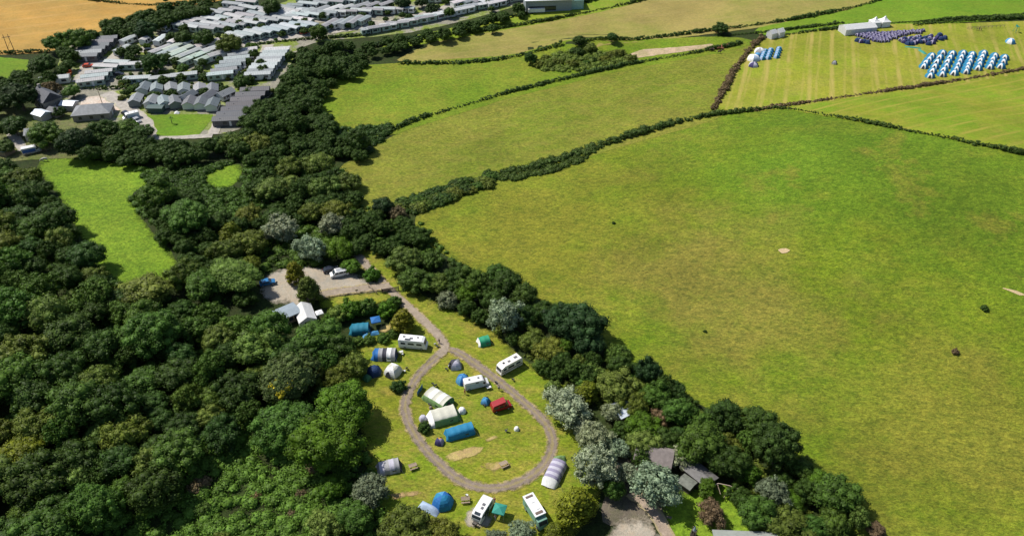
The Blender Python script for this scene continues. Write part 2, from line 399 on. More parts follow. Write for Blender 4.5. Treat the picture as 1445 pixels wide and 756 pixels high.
region('camping_field', [(1012, 157), (1035, 112), (1055, 85), (1078, 58), (1130, 49), (1190, 43), (1260, 38), (1340, 38), (1445, 34), (1600, 26), (1600, 70), (1445, 99), (1360, 113), (1300, 122), (1220, 133), (1140, 145), (1060, 156)],
    G_('camping_field_grass', (0.225, 0.235, 0.022), (0.185, 0.235, 0.016), (0.27, 0.235, 0.05), 0.03, 0.1, 1.2, stripes=[(R(18), 8.3, 0.85, (0.36, 0.29, 0.08)), (R(19), 5.1, 0.6, (0.33, 0.28, 0.065)), (R(15), 2.3, 0.25, (0.15, 0.2, 0.012))], contrast=0.22), 2.7, 6, grow=2.5)
region('mown_field', [(1110, 153), (1180, 140), (1300, 124), (1400, 108), (1600, 68), (1600, 255), (1445, 216), (1340, 192), (1230, 172), (1160, 160)],
    G_('mown_grass', (0.20, 0.23, 0.018), (0.15, 0.24, 0.012), (0.27, 0.23, 0.04), 0.04, 0.12, 1.2, stripes=[(R(63), 6, 0.75, (0.30, 0.26, 0.045)), (R(66), 2.7, 0.4, (0.11, 0.2, 0.01))], contrast=0.22, stretch=12), 2.4, 6, grow=2.5)
m_wheat = G_('ripe_wheat', (0.44, 0.25, 0.06), (0.37, 0.23, 0.06), (0.30, 0.21, 0.06), 0.02, 0.08, 1.0, stripes=[(R(70), 10, 0.4, (0.52, 0.31, 0.11))], contrast=0.14, stretch=18)
region('wheat_field', [(-180, -12), (100, -2), (160, 5), (240, 11), (205, 22), (150, 38), (100, 55), (70, 72), (0, 74), (-180, 78)], m_wheat, 1.3, 6, grow=3)
region('far_wheat_field', [(90, -12), (330, -12), (308, 2), (220, 7), (150, 2)], m_wheat, 1.8, 6, grow=3)
region('small_green_field', [(-120, 84), (34, 83), (34, 98), (14, 116), (-60, 124), (-120, 122)], m_lush, 1.6, 5, grow=2)
m_clear = G_('clearing_grass', (0.13, 0.225, 0.013), (0.155, 0.23, 0.018), (0.105, 0.19, 0.014), 0.05, 0.2, 1.4, contrast=0.45)
region('clearing_meadow', [(58, 224), (95, 222), (150, 228), (205, 232), (222, 244), (190, 280), (200, 312), (240, 350), (262, 396), (235, 410), (150, 400), (110, 330), (80, 270), (50, 240)], m_clear, 1, 4)
region('small_clearing', [(285, 246), (320, 232), (345, 232), (335, 262), (300, 268)], m_clear, 1, 4)
m_park = G_('park_ground', (0.25, 0.235, 0.19), (0.16, 0.21, 0.03), (0.30, 0.28, 0.22), 0.07, 0.15, 1.2, midamt=.5, contrast=0.25, sharp=(0.46, 0.52))
region('park_ground', [(95, 62), (170, 47), (230, 38), (290, 22), (330, 12), (400, 8), (420, -14), (790, -14), (735, 8), (640, 34), (560, 50), (450, 58), (415, 72), (412, 92), (385, 130), (350, 180), (300, 192), (205, 195), (165, 182), (110, 168), (55, 160), (50, 140), (90, 115), (80, 90)], m_park, 1, 5)
region('garden_ground', [(-60, 160), (60, 150), (110, 148), (165, 182), (205, 197), (190, 226), (130, 224), (60, 224), (-60, 236)], G_('garden_grass', (0.09, 0.13, 0.02), (0.14, 0.14, 0.06), (0.16, 0.13, 0.08), .08, .3, 1.5, contrast=.35), 1.4, 4)
region('lawn', [(208, 163), (250, 162), (300, 162), (298, 170), (278, 193), (245, 193), (213, 192), (204, 178)], m_lush, 2, 4, smooth=0)
m_gravel = ragged(G_('pale_gravel', (0.40, 0.35, 0.28), (0.33, 0.30, 0.25), (0.42, 0.33, 0.23), 0.1, 0.4, 2.5, contrast=0.15), 0.1, 0.7)
region('building_yard', [(112, 150), (118, 138), (150, 135), (178, 140), (186, 152), (160, 158), (120, 160)], G_('rubble_gravel', (0.6, 0.52, 0.45), (0.5, 0.36, 0.27), (0.65, 0.6, 0.55), 0.15, 0.5, 2.5, contrast=0.2), 2, 4)
m_camp = G_('campsite_grass', (0.18, 0.205, 0.016), (0.142, 0.205, 0.012), (0.31, 0.235, 0.055), 0.055, 0.16, 1.3, midamt=0.65, contrast=0.4, stretch=35)
ragged(m_camp, -0.2, 0.5); ragged(m_clear, -0.2, 0.5)
region('campsite_meadow', [(497, 352), (520, 350), (545, 362), (585, 412), (640, 436), (690, 462), (730, 500), (775, 530), (815, 556), (806, 590), (825, 625), (850, 665), (850, 705), (800, 775), (720, 830), (560, 790), (530, 740), (525, 690), (515, 640), (505, 590), (488, 545), (482, 500), (500, 476), (545, 470), (575, 455), (560, 425), (528, 396), (498, 370)], m_camp, 1, 4)
region('car_park', [(362, 408), (378, 384), (420, 372), (452, 380), (492, 378), (515, 392), (545, 402), (560, 408), (520, 414), (482, 418), (450, 424), (420, 432), (392, 432), (372, 422)], m_gravel, 2, 3)
region('car_park_verge', [(448, 424), (482, 418), (530, 412), (560, 414), (540, 430), (500, 434), (455, 438)], m_camp, 3, 3)
region('gravel_yard', [(862, 742), (885, 726), (910, 724), (932, 748), (950, 790), (850, 800), (852, 765)], m_gravel, 5, 3)
region('yard_earth', [(872, 640), (895, 650), (920, 690), (955, 720), (940, 740), (900, 735), (850, 745), (850, 710), (862, 675)], grass_mat('yard_earth', (0.13, 0.11, 0.085), (0.17, 0.14, 0.11), (0.12, 0.12, 0.06), 0.15, 0.4, 2.0, contrast=.2), 2, 3)  # earth colour darkened to stand in for the silver trees' shade on the yard
region('side_lawn', [(930, 700), (985, 690), (1010, 680), (1045, 690), (1060, 720), (1085, 755), (1090, 800), (950, 800), (940, 740)], m_clear, 2, 3)
m_straw = ragged(G_('flattened_straw_grass', (0.44, 0.34, 0.14), (0.38, 0.26, 0.13), (0.40, 0.34, 0.09), 0.3, 0.9, 3.0, contrast=0.15), -0.05, 0.45)
m_earth = ragged(G_('worn_earth', (0.40, 0.27, 0.12), (0.30, 0.25, 0.06), (0.42, 0.31, 0.16), 0.25, 0.6, 2.0, contrast=0.15), -0.05, 0.45)
m_sand = G_('bare_sandy_soil', (0.52, 0.38, 0.22), (0.45, 0.33, 0.2), (0.42, 0.34, 0.16), 0.25, 0.6, 2.0, contrast=0.15)
region('dry_patch', [(626, 646), (634, 640), (668, 629), (684, 631), (676, 641), (638, 652)], m_straw, 2, 1.0, 0.1, 0)
region('dry_patch', [(684, 621), (700, 613), (703, 617), (688, 623)], m_straw, 2, 1.0, 0.1, 0)
region('dry_patch', [(676, 655), (700, 650), (725, 652), (722, 660), (704, 664), (698, 672), (690, 664), (678, 660)], m_earth, 2, 1.0, 0.3, 1)
region('dry_patch', [(546, 700), (560, 694), (596, 690), (594, 698), (566, 704), (550, 708)], m_earth, 2, 1.0, 0.3, 1)
region('dry_patch', [(531, 465), (552, 455), (556, 460), (544, 472)], m_straw, 2, 1.0, 0.2, 1)
region('dry_patch', [(652, 726), (668, 712), (690, 722), (700, 738), (680, 748), (656, 744)], m_gravel, 2, 1.0, 0.2, 1)
region('dry_patch', [(1096, 354), (1106, 350), (1117, 354), (1107, 359)], m_sand, 3, 1.0, 0.2, 1)
region('dry_patch', [(1412, 406), (1430, 409), (1448, 416), (1444, 418), (1424, 412)], m_sand, 2, 1.0, 0.15, 1)
region('dry_patch', [(510, 590), (545, 580), (560, 600), (540, 625), (515, 625)], m_earth, 2, 1.0, 0.4, 1) if False else None

region('sandy_ground', [(884, 78), (908, 70), (945, 68), (985, 65), (1008, 62), (1004, 68), (962, 74), (918, 80), (892, 84)], grass_mat('sandy_ground', (0.5, 0.36, 0.26), (0.42, 0.33, 0.2), (0.24, 0.22, 0.08), 0.08, 0.3, 1.5, contrast=.2), 3, 4)
m_trk = ragged(track_mat('stony_track', (0.22, 0.177, 0.14), (0.36, 0.29, 0.13), (0.30, 0.25, 0.09), 0.5), 0.05, 0.45)
m_drive = ragged(track_mat('stony_drive', (0.30, 0.245, 0.19), (0.36, 0.29, 0.13), (0.28, 0.24, 0.16), 0.3), 0.0, 0.4)
strip('track', [(618, 503), (632, 490), (612, 466), (577, 434), (548, 408), (522, 380), (504, 360), (490, 345)], 3.3, m_drive, 4)
strip('loop_track', [(634, 488), (690, 527), (740, 568), (768, 594), (781, 617), (778, 640), (764, 662), (738, 679), (708, 689), (675, 689), (645, 677), (612, 648), (590, 622), (575, 594), (570, 570), (580, 545), (597, 522), (616, 504)], 3.2, m_trk, 3, True)
strip('side_road', [(550, 404), (505, 409), (465, 414), (425, 424)], 4, m_drive, 5)
strip('yard_path', [(890, 695), (912, 712), (935, 740), (948, 775)], 3.0, track_mat('earth_path', (0.33, 0.26, 0.20), (0.30, 0.25, 0.14), (0.33, 0.26, 0.2), 0.0), 6)
m_road = track_mat('park_road', (0.38, 0.35, 0.31), (0.38, 0.36, 0.24), (0.38, 0.35, 0.31), 0.0, 0.06)
for pts, wd in [([(150, 132), (168, 142), (190, 160), (206, 176), (210, 190), (206, 196)], 6), ([(328, 66), (380, 57), (440, 48), (500, 40), (560, 31), (605, 20), (640, 8), (700, -8)], 6),
                ([(378, 64), (374, 80), (352, 105), (338, 125)], 5), ([(112, 116), (122, 98), (128, 88), (150, 92), (172, 72), (176, 62)], 6),
                ([(196, 70), (230, 74), (286, 74)], 5), ([(300, 190), (312, 166), (330, 150), (345, 130)], 4), ([(206, 196), (250, 195), (300, 192)], 3), ([(0, 185), (14, 183), (28, 205), (34, 212)], 3.5), ([(420, 26), (470, 32), (540, 32)], 4)]:
    strip('road', pts, wd, m_road, 3)
strip('footpath', [(672, 425), (668, 418), (664, 410)], 2, m_drive, 3)

# ------------------------------------------------------------------ foliage
m_leaf = foliage('leaf', 0.22)
m_bark = plain('bark', (0.10, 0.08, 0.06), 0.9, var=0.25)
_bi = bmesh.new(); bmesh.ops.create_icosphere(_bi, subdivisions=1, radius=1.0)
ICO_V = np.array([v.co[:] for v in _bi.verts]); ICO_F = np.array([[v.index for v in f.verts] for f in _bi.faces]); _bi.free()
def leafcloud(C, RR, per, ls, rng, zs=0.85, core=0.8, out=None, cull=True, flat=0.35, spiky=0.6):
    """Leaf-sized faces over a heap of leafy clumps: centres C, radii RR, `per` leaves per unit area."""
    C = np.asarray(C, float); RR = np.asarray(RR, float)
    cnt = np.maximum(6, (per*4*np.pi*RR**2*0.62).astype(int)); idx = np.repeat(np.arange(len(C)), cnt)
    d = rng.normal(size=(len(idx), 3)); d /= np.linalg.norm(d, axis=1)[:, None]
    o = (C-C.mean(0)) if out is None else out
    o = o/np.maximum(1e-6, np.linalg.norm(o, axis=1))[:, None]
    keep = ((d*o[idx]).sum(1) > -0.25) | (d[:, 2] > 0.25); idx = idx[keep]; d = d[keep]
    P = C[idx]+d*(RR[idx]*rng.uniform(0.78, 1.12, len(idx)))[:, None]*np.array([1, 1, zs])
    if cull and len(C) < 260:
        D = ((P[:, None, :]-C[None])/np.array([1, 1, zs])); D = (D**2).sum(2)/(RR**2)[None]
        D[np.arange(len(P)), idx] = 9
        k = D.min(1) > 0.62; P = P[k]; d = d[k]; idx = idx[k]
    n = d*0.9+np.array([0, 0, flat])+rng.normal(size=P.shape)*spiky*0.6; n /= np.linalg.norm(n, axis=1)[:, None]
    t = np.cross(n, rng.normal(size=P.shape)); t /= np.linalg.norm(t, axis=1)[:, None]; b = np.cross(n, t)
    L = (ls*rng.uniform(0.55, 1.25, len(P)))[:, None]; W = L*rng.uniform(0.55, 0.95, len(P))[:, None]
    q = np.stack([P-t*L*.5, P+b*W*.5-t*L*.08, P+t*L*.5+n*L*.12, P-b*W*.5-t*L*.05], 1).reshape(-1, 3)
    quads = np.arange(len(q)).reshape(-1, 4)
    if core:
        cv = (C[:, None, :]+ICO_V[None]*(RR*core)[:, None, None]*np.array([1, 1, zs])).reshape(-1, 3)
        tr = (np.arange(len(C))[:, None, None]*len(ICO_V)+ICO_F[None]).reshape(-1, 3)+len(q)
        return np.concatenate([q, cv]), quads, tr
    return q, quads, np.zeros((0, 3), int)
BLOT = 5
def crown_data(seed, nl=34, rz=0.8, lr=(0.2, 0.38), per=190, ls=0.085, shape='round', zc=1.0, spiky=0.6, core=0.8):
    rng = np.random.default_rng(seed); C = []; RR = []; ga = math.pi*(3-5**.5)
    for i in range(nl):
        z = 1-1.5*(i+0.5)/nl; r = math.sqrt(max(0, 1-z*z)); a = i*ga+rng.uniform(-.35, .35)
        if shape == 'cone':
            u = (i+0.5)/nl; z = 1-1.9*u; r = 0.18+0.8*u**0.8*(1 if u < .85 else .8)
        if shape == 'column': r = min(1, r*1.15)*0.8
        k = rng.uniform(0.5, 0.92) if shape != 'cone' else rng.uniform(0.62, 0.8)
        C.append((math.cos(a)*r*k, math.sin(a)*r*k, z*rz*(k if shape != 'cone' else .85))); RR.append(rng.uniform(*lr)*(0.75 if shape == 'cone' else 1))
    if nl > 90:
        for i in range(26): q = rng.normal(size=3); q *= .55/np.linalg.norm(q); C.append((q[0], q[1], abs(q[2])*rz)); RR.append(.3)
    for i in range(7): C.append((*(rng.uniform(-.3, .3, 2)), rng.uniform(-.25, .3)*rz)); RR.append(0.42)
    C = np.array(C)
    if shape == 'round':
        for _ in range(BLOT):      # uneven outline: boughs that reach out or fall short
            u = rng.normal(size=3); u[2] *= .5; u /= np.linalg.norm(u); w_ = np.clip((C@u)/np.maximum(.3, np.linalg.norm(C, axis=1)), 0, 1)**2
            C = C*(1+w_*rng.uniform(-.34, .30))[:, None]
    V, Q, T = leafcloud(C, RR, per, ls, rng, spiky=spiky, core=core); V = V+np.array([0, 0, zc]); return V, Q, T
def trunk_mesh(seed, zc=1.0, rz=0.8):
    rg = random.Random(seed); m = MB()
    m.tube((0, 0, -0.15), (0.02, 0.01, 0.45*zc), 0.085, 0.06, 8); m.tube((0.02, 0.01, 0.45*zc), (0, 0.03, zc+rz*0.4), 0.06, 0.02, 7)
    for i in range(6):
        a = i*1.05+rg.uniform(-.3, .3); z = zc*rg.uniform(0.35, 0.6)
        m.tube((0, 0, z), (math.cos(a)*0.55, math.sin(a)*0.55, z+rg.uniform(.25, .6)), 0.035, 0.012, 5)
    return m.mesh('trunk', m_bark)
KINDS = {
    'broad': [dict(seed=s, nl=n, rz=z) for s, n, z in ((1, 40, .74), (2, 50, .66), (3, 34, .82), (4, 46, .64), (5, 38, .7))],
    'scrub': [dict(seed=s, nl=n, rz=.62, lr=(.18, .32), ls=.085, per=210, zc=.72) for s, n in ((11, 52), (12, 60), (13, 46))],
    'spiky': [dict(seed=s, nl=70, rz=.9, lr=(.13, .27), ls=.085, per=210, spiky=1.3, core=.66) for s in (21, 22, 23)],
    'cone': [dict(seed=s, nl=44, rz=1.15, lr=(.26, .40), ls=.11, per=120, shape='cone', zc=1.2) for s in (31, 32)],
    'column': [dict(seed=s, nl=40, rz=1.5, lr=(.24, .38), ls=.13, shape='column', zc=1.6) for s in (41,)],
    'bush': [dict(seed=s, nl=30, rz=.62, lr=(.22, .36), ls=.14, zc=.48, per=90) for s in (51, 52, 53)],
}
KINDS['big broad'] = [dict(seed=s, nl=n, rz=z, lr=(.13, .24), ls=.062, per=330, core=.78) for s, n, z in ((61, 120, .72), (62, 135, .66), (63, 110, .76))]
KINDS['big scrub'] = [dict(seed=s, nl=n, rz=.62, lr=(.10, .2), ls=.055, per=380, zc=.72, core=.75) for s, n in ((71, 150), (72, 165))]
PROTO = {}
for k, lst in KINDS.items():
    PROTO[k] = []
    for d in lst:
        V, Q, T = crown_data(**d)
        PROTO[k].append((np_mesh('crown', V, Q, T, m_leaf), trunk_mesh(d['seed'], d.get('zc', 1.0), d['rz']), (V, Q, T), d.get('zc', 1.0)))
TINT = {'dark': (0.036, 0.073, 0.013), 'mid': (0.058, 0.112, 0.017), 'olive': (0.092, 0.125, 0.02), 'bright': (0.058, 0.125, 0.010), 'light': (0.11, 0.165, 0.032), 'silver': (0.205, 0.25, 0.155), 'grey': (0.115, 0.15, 0.085), 'gold': (0.125, 0.145, 0.012), 'hedge': (0.05, 0.088, 0.018), 'fresh': (0.095, 0.175, 0.024), 'sage': (0.075, 0.108, 0.03), 'holm': (0.024, 0.052, 0.015), 'brown': (0.13, 0.10, 0.055), 'yellow': (0.46, 0.40, 0.025)}
TREES = []     # (x, y, r, kind, tint, zscale, label, cat, group, handmade)
def tree(px, py, rpx, kind='broad', tint='mid', label=None, zk=1.0, cat='tree', group=None):
    zc = PROTO[kind][0][3]
    h = 5.0
    for _ in range(4):
        p = ground_point(px, py, h); dep = photo_point(p.x, p.y, p.z+h)[2]; r = rpx*dep/F; h = zc*r*zk
    TREES.append([p.x, p.y, r, kind, tint, zk, label, cat, group, True])
# the trees one can pick out: photo position of the crown, its radius there, habit, colour
for t in [
 (417, 386, 17, 'cone', 'gold', 'narrow yellow-green evergreen at the edge of the car park', .95), (437, 408, 22, 'cone', 'olive', 'bushy dark evergreen standing in front of the white marquee', .85),
 (568, 452, 21, 'cone', 'gold', 'yellow-tipped evergreen beside the drive above the white motorhome', .7), (711, 446, 24, 'spiky', 'silver', 'tall silver-leaved tree in the belt above the white camper', 1.25),
 (800, 574, 32, 'spiky', 'silver', 'wide silver-leaved tree at the bend of the loop track', .8), (838, 616, 25, 'spiky', 'silver', 'silver-leaved tree between the loop track and the brown roof', .9),
 (842, 658, 30, 'spiky', 'silver', 'silver-leaved tree overhanging the lilac tunnel tent', 1.15), (926, 684, 36, 'spiky', 'silver', 'broad silver-leaved tree in front of the brown barn roof', .95),
 (963, 646, 19, 'spiky', 'silver', 'small silver-leaved tree beside the dark shed', .9), (824, 604, 20, 'spiky', 'silver', 'silver-leaved tree right at the lower bend of the drive', .8), (872, 632, 18, 'spiky', 'silver', 'small silver-leaved tree left of the brown roof', .9), (884, 668, 16, 'spiky', 'silver', 'small silver-leaved tree shading the yard entrance', 1.1), (868, 690, 18, 'broad', 'mid', 'green tree between the golden evergreen and the yard', 1.1), (866, 580, 16, 'spiky', 'silver', 'silver-leaved tree half hiding the pale blue roof', .9),
 (398, 322, 24, 'spiky', 'silver', 'silver-leaved tree in the middle of the valley wood', .9), (440, 348, 24, 'spiky', 'silver', 'silver-leaved tree above the car park', .9), (466, 316, 20, 'spiky', 'silver', 'silver-leaved tree next to the olive scrub in the valley', .8), (378, 328, 14, 'spiky', 'silver', 'smallest silver-leaved tree at the edge of the silver clump', .8),
 (476, 350, 22, 'broad', 'bright', 'round bright green tree beside the silver clump by the car park', .9), (496, 374, 12, 'broad', 'bright', 'small bright tree at the top of the drive', .9),
 (828, 552, 22, 'cone', 'gold', 'golden evergreen behind the silver tree at the track bend', .65), (867, 545, 28, 'scrub', 'light', 'feathery pale green willow above the pale blue roof', 1.0), (903, 542, 16, 'scrub', 'light', 'pale willow beside the tall dark tree at the field edge', 1),
 (918, 524, 22, 'broad', 'holm', 'dark upright tree standing out at the field edge', 1.1), (956, 552, 14, 'broad', 'dark', 'small dark tree at the field corner', 1), (907, 602, 24, 'broad', 'bright', 'vivid green tree between the two hidden roofs', .8),
 (934, 584, 16, 'scrub', 'brown', 'brownish shrubby tree near the pasture edge', 1), (957, 582, 22, 'broad', 'mid', 'open green tree at the pasture edge above the brown roof', 1), (840, 634, 13, 'cone', 'gold', 'golden shrub among the silver trees', .6), (929, 640, 13, 'cone', 'gold', 'golden shrub growing against the brown roof', .6),
 (988, 622, 34, 'broad', 'mid', 'large green tree behind the dark shed', .9), (1026, 584, 27, 'broad', 'dark', 'dark round tree on the pasture edge', .9), (1071, 594, 28, 'broad', 'dark', 'dark domed tree next along the pasture edge', .9), (1098, 630, 42, 'broad', 'dark', 'largest domed tree of the pasture edge group', .95), (1031, 652, 25, 'broad', 'dark', 'dark tree below the domed trees', 1), (1057, 668, 17, 'column', 'bright', 'narrow bright green tree beside the wooden frame', .62),
 (1089, 694, 24, 'spiky', 'grey', 'grey-green tree below the largest domed tree', .9), (1112, 706, 18, 'broad', 'bright', 'small vivid tree in front of the grey-green one', .8), (1154, 676, 18, 'broad', 'bright', 'bright tree at the lower pasture edge', .9), (1181, 698, 30, 'broad', 'mid', 'rounded green tree at the lower end of the pasture edge', .85), (1111, 740, 34, 'scrub', 'olive', 'low olive thicket at the bottom of the pasture edge', .7), (1150, 745, 24, 'scrub', 'mid', 'green thicket at the bottom of the pasture edge', .8), (1212, 730, 20, 'spiky', 'light', 'pale thin tree at the last corner of the pasture', 1), (1237, 748, 12, 'column', 'brown', 'thin bare brown tree at the pasture corner', .6),
 (999, 688, 15, 'column', 'bright', 'ivy-clad tree beside the wooden frame', .6), (1005, 722, 21, 'spiky', 'brown', 'bare brownish grey bush on the side lawn', .8),
 (812, 712, 38, 'cone', 'gold', 'big golden-topped evergreen right of the green lorry', .62), (785, 748, 18, 'cone', 'gold', 'small golden evergreen below the green lorry', .6), (735, 750, 20, 'spiky', 'silver', 'silver shrub-like tree at the lower frame by the lorry', .7), (700, 758, 18, 'spiky', 'grey', 'grey-leaved tree below the white caravan', .6), (575, 742, 38, 'scrub', 'olive', 'olive scrub tree in front of the blue tarpaulin', .9), (622, 756, 30, 'scrub', 'olive', 'olive scrub tree at the lower frame', .9),
 (522, 690, 26, 'spiky', 'grey', 'grey-green tree beside the campsite corner', .7), (500, 726, 28, 'broad', 'mid', 'green tree below the grey-green one', .8), (455, 738, 25, 'spiky', 'light', 'flowering pale tree at the lower frame', .7),
 (452, 625, 52, 'broad', 'bright', 'very large vivid green tree left of the campsite', .85), (484, 572, 40, 'broad', 'bright', 'large vivid green tree behind the largest one', .85), (467, 686, 22, 'broad', 'bright', 'vivid round tree in front of the largest one', .8), (402, 540, 50, 'scrub', 'sage', 'huge feathery grey-green tree with a yellow blossom top in the wood', 1.0), (497, 516, 24, 'scrub', 'olive', 'olive domed tree beside the dark blue tent', .95), (446, 480, 30, 'broad', 'mid', 'green tree behind the yellow-topped one', .9), (470, 488, 26, 'broad', 'dark', 'dark tree between the yellow-topped tree and the tents', .9),
 (716, 398, 23, 'broad', 'dark', 'dark round tree in the belt at the pasture edge', 1), (741, 414, 20, 'broad', 'dark', 'dark tree behind the tall silver one', 1), (668, 394, 20, 'broad', 'mid', 'green tree above the grey bush', 1), (701, 386, 18, 'broad', 'mid', 'green tree at the top of the belt', 1), (658, 414, 15, 'broad', 'bright', 'small bright tree right of the grey bush', 1), (786, 452, 25, 'broad', 'holm', 'blackish green tree in the belt above the camper', 1), (824, 458, 28, 'broad', 'holm', 'largest blackish green tree of the belt', 1), (801, 440, 20, 'broad', 'dark', 'dark tree on the pasture side of the belt', 1), (834, 484, 20, 'broad', 'holm', 'dark tree at the lower end of the belt', 1),
 (751, 480, 20, 'scrub', 'olive', 'olive tree behind the white camper', 1), (774, 494, 22, 'scrub', 'olive', 'low olive tree right of the white camper', .9), (798, 486, 14, 'broad', 'bright', 'little vivid tree amid the belt', 1), (862, 502, 11, 'broad', 'mid', 'small tree in the gap of the belt', 1), (882, 508, 11, 'broad', 'mid', 'small tree beside the dark upright tree', 1),
 (585, 394, 22, 'scrub', 'mid', 'rounded tree right of the wooden gate', .9), (572, 366, 24, 'scrub', 'light', 'pale rounded tree above the gate', .9), (620, 398, 18, 'scrub', 'olive', 'olive tree left of the grey bush', .9), (608, 366, 16, 'scrub', 'mid', 'tree by the lowest pasture corner', .9),
 (540, 290, 14, 'broad', 'holm', 'dark round tree at the corner of the olive meadow', 1), (562, 300, 13, 'scrub', 'brown', 'brownish tree beside the dark one at the meadow corner', 1), (324, 388, 36, 'broad', 'light', 'pale domed tree beside the car park', .75), (352, 372, 16, 'broad', 'gold', 'yellowish tree above the pale domed tree', .9), (265, 300, 36, 'broad', 'mid', 'large domed tree at the head of the clearing meadow', .8),
 (325, 328, 20, 'cone', 'gold', 'golden round tree in the valley wood', .7), (382, 266, 26, 'broad', 'light', 'pale green tree in the valley wood', .8), (410, 258, 14, 'broad', 'light', 'smaller pale tree beside the pale green one', .8), (216, 470, 44, 'broad', 'mid', 'large rounded tree in the middle of the dark wood', .9), (205, 412, 32, 'broad', 'light', 'light green tree at the tip of the clearing meadow', .7), (210, 655, 26, 'spiky', 'light', 'dark tree with a pale flowering top', 1.1), (30, 640, 34, 'broad', 'gold', 'tree with orange-yellow tinge at the frame edge', .8),
 (216, 88, 17, 'broad', 'dark', 'flat-topped dark tree in the caravan park lawn', .9), (257, 97, 10, 'broad', 'mid', 'small round tree between the park rows', .9), (325, 63, 17, 'broad', 'olive', 'leaning olive tree by the park chalets', .9), (287, 55, 14, 'broad', 'dark', 'dark tree below the big caravan block', 1), (260, 53, 12, 'broad', 'dark', 'dark tree by the small white chalets', 1), (241, 52, 9, 'broad', 'dark', 'smaller dark tree by the small white chalets', 1), (384, 10, 14, 'broad', 'dark', 'dark tree at the top of the caravan block', 1), (342, 116, 12, 'broad', 'dark', 'dark tree at the foot of the park road', 1), (450, 46, 11, 'broad', 'mid', 'tree at the bend of the long park road', 1.2), (568, 4, 12, 'broad', 'holm', 'dark pine-like tree in the far park', 1), (610, 13, 10, 'broad', 'holm', 'dark tree beside the far park road', 1), (595, 3, 9, 'broad', 'holm', 'dark tree at the top of the park', 1), (633, 17, 9, 'broad', 'dark', 'dark tree below the far road', 1), (205, 41, 14, 'broad', 'holm', 'blackish tree between the wheat and the chalets', 1), (190, 71, 9, 'broad', 'dark', 'round tree beside the slate roofed row', 1), (111, 55, 19, 'broad', 'mid', 'big tree between the wheat and the slate roofed row', .9), (150, 36, 12, 'broad', 'dark', 'dark tree at the wheat field corner', 1), (76, 60, 16, 'broad', 'mid', 'tree at the near edge of the wheat', .9), (59, 92, 22, 'broad', 'dark', 'broad tree beside the small green field', .8), (22, 104, 8, 'broad', 'dark', 'round bush-like tree in the small green field', .9), (182, 40, 10, 'broad', 'dark', 'tree left of the blackish one by the wheat', 1),
 (64, 188, 22, 'broad', 'mid', 'broad tree in front of the gabled house', .85), (105, 200, 25, 'broad', 'holm', 'largest dark tree above the clearing meadow', 1), (147, 183, 22, 'broad', 'dark', 'tree below the hip-roofed bungalow', .8), (20, 178, 20, 'broad', 'dark', 'tree left of the gabled house', .8), (26, 135, 26, 'broad', 'holm', 'dark tree behind the gabled house', .9), (86, 157, 9, 'broad', 'dark', 'small tree at the corner of the gabled house', 1), (102, 129, 12, 'broad', 'mid', 'tree behind the building yard', .9), (70, 125, 12, 'spiky', 'brown', 'thin brown tree behind the gabled house', 1), (10, 206, 13, 'broad', 'dark', 'dark tree at the frame edge by the lane', .9), (172, 181, 15, 'broad', 'mid', 'tree by the bend of the park road', .8), (200, 186, 13, 'broad', 'dark', 'tree at the lawn corner', .8),
 (695, 40, 8, 'broad', 'dark', 'single round tree on the strip hedge', 1), (748, 82, 8, 'broad', 'dark', 'dark tree at the left end of the scrubby mound', 1.2), (817, 57, 10, 'broad', 'dark', 'round tree above the mound', .8), (864, 52, 9, 'broad', 'dark', 'tree in the stubble hedge', .9), (1018, 40, 9, 'broad', 'dark', 'tree at the corner of the far hedges', .9),
]: tree(*t[:5], label=t[5], zk=t[6])

GLADE = [(286, 247), (318, 232), (348, 231), (338, 264), (300, 270)]
KEEP = [(270, 245), (300, 224), (355, 224), (352, 275), (322, 300), (282, 296)]      # the small clearing stays open
def fill(poly, n, rr, kinds, label, seed, hz=4.5, sep=0.64):
    rg = random.Random(seed); W = gp2(poly)
    x0, x1 = min(p[0] for p in W), max(p[0] for p in W); y0, y1 = min(p[1] for p in W), max(p[1] for p in W); got = 0
    for _ in range(n*70):
        if got >= n: break
        x, y = rg.uniform(x0, x1), rg.uniform(y0, y1); u, v, _d = photo_point(x, y, H(x, y)+hz)
        if not inside((u, v), poly): continue
        if any(inside(photo_point(x, y, H(x, y)+q)[:2], KEEP) for q in (0, 3, 6)): continue
        r = rg.uniform(*rr)
        if any((x-t[0])**2+(y-t[1])**2 < (sep*(r+t[2]))**2 for t in TREES): continue
        k, tt = rg.choice(kinds); got += 1
        TREES.append([x, y, r, k, tt, rg.uniform(0.8, 1.1), label, 'tree', label, False])
WOOD = [('scrub', 'olive'), ('broad', 'light'), ('broad', 'dark'), ('broad', 'dark'), ('broad', 'mid'), ('broad', 'mid'), ('scrub', 'mid'), ('scrub', 'olive'), ('spiky', 'mid'), ('scrub', 'dark')]
F1 = [(-110, 225), (20, 236), (56, 252), (86, 304), (122, 358), (165, 400), (232, 420), (275, 432), (330, 445), (390, 465), (430, 470), (470, 520), (480, 560), (420, 600), (330, 600), (260, 630), (230, 690), (140, 730), (60, 770), (-60, 850), (-200, 800)]
fill(F1, 185, (2.8, 6.8), WOOD, 'dark broadleaf tree packed in the wood left of the campsite', 1)
F2A = [(190, 287), (220, 250), (290, 268), (340, 240), (350, 215), (420, 215), (497, 250), (505, 290), (480, 300), (400, 300), (360, 330), (350, 425), (285, 428), (262, 400), (250, 345), (214, 312)]
fill(F2A, 60, (2.4, 5.2), WOOD+[('scrub', 'olive')]*4+[('scrub', 'light')]*2, 'green tree in the valley wood between the two meadows', 2)
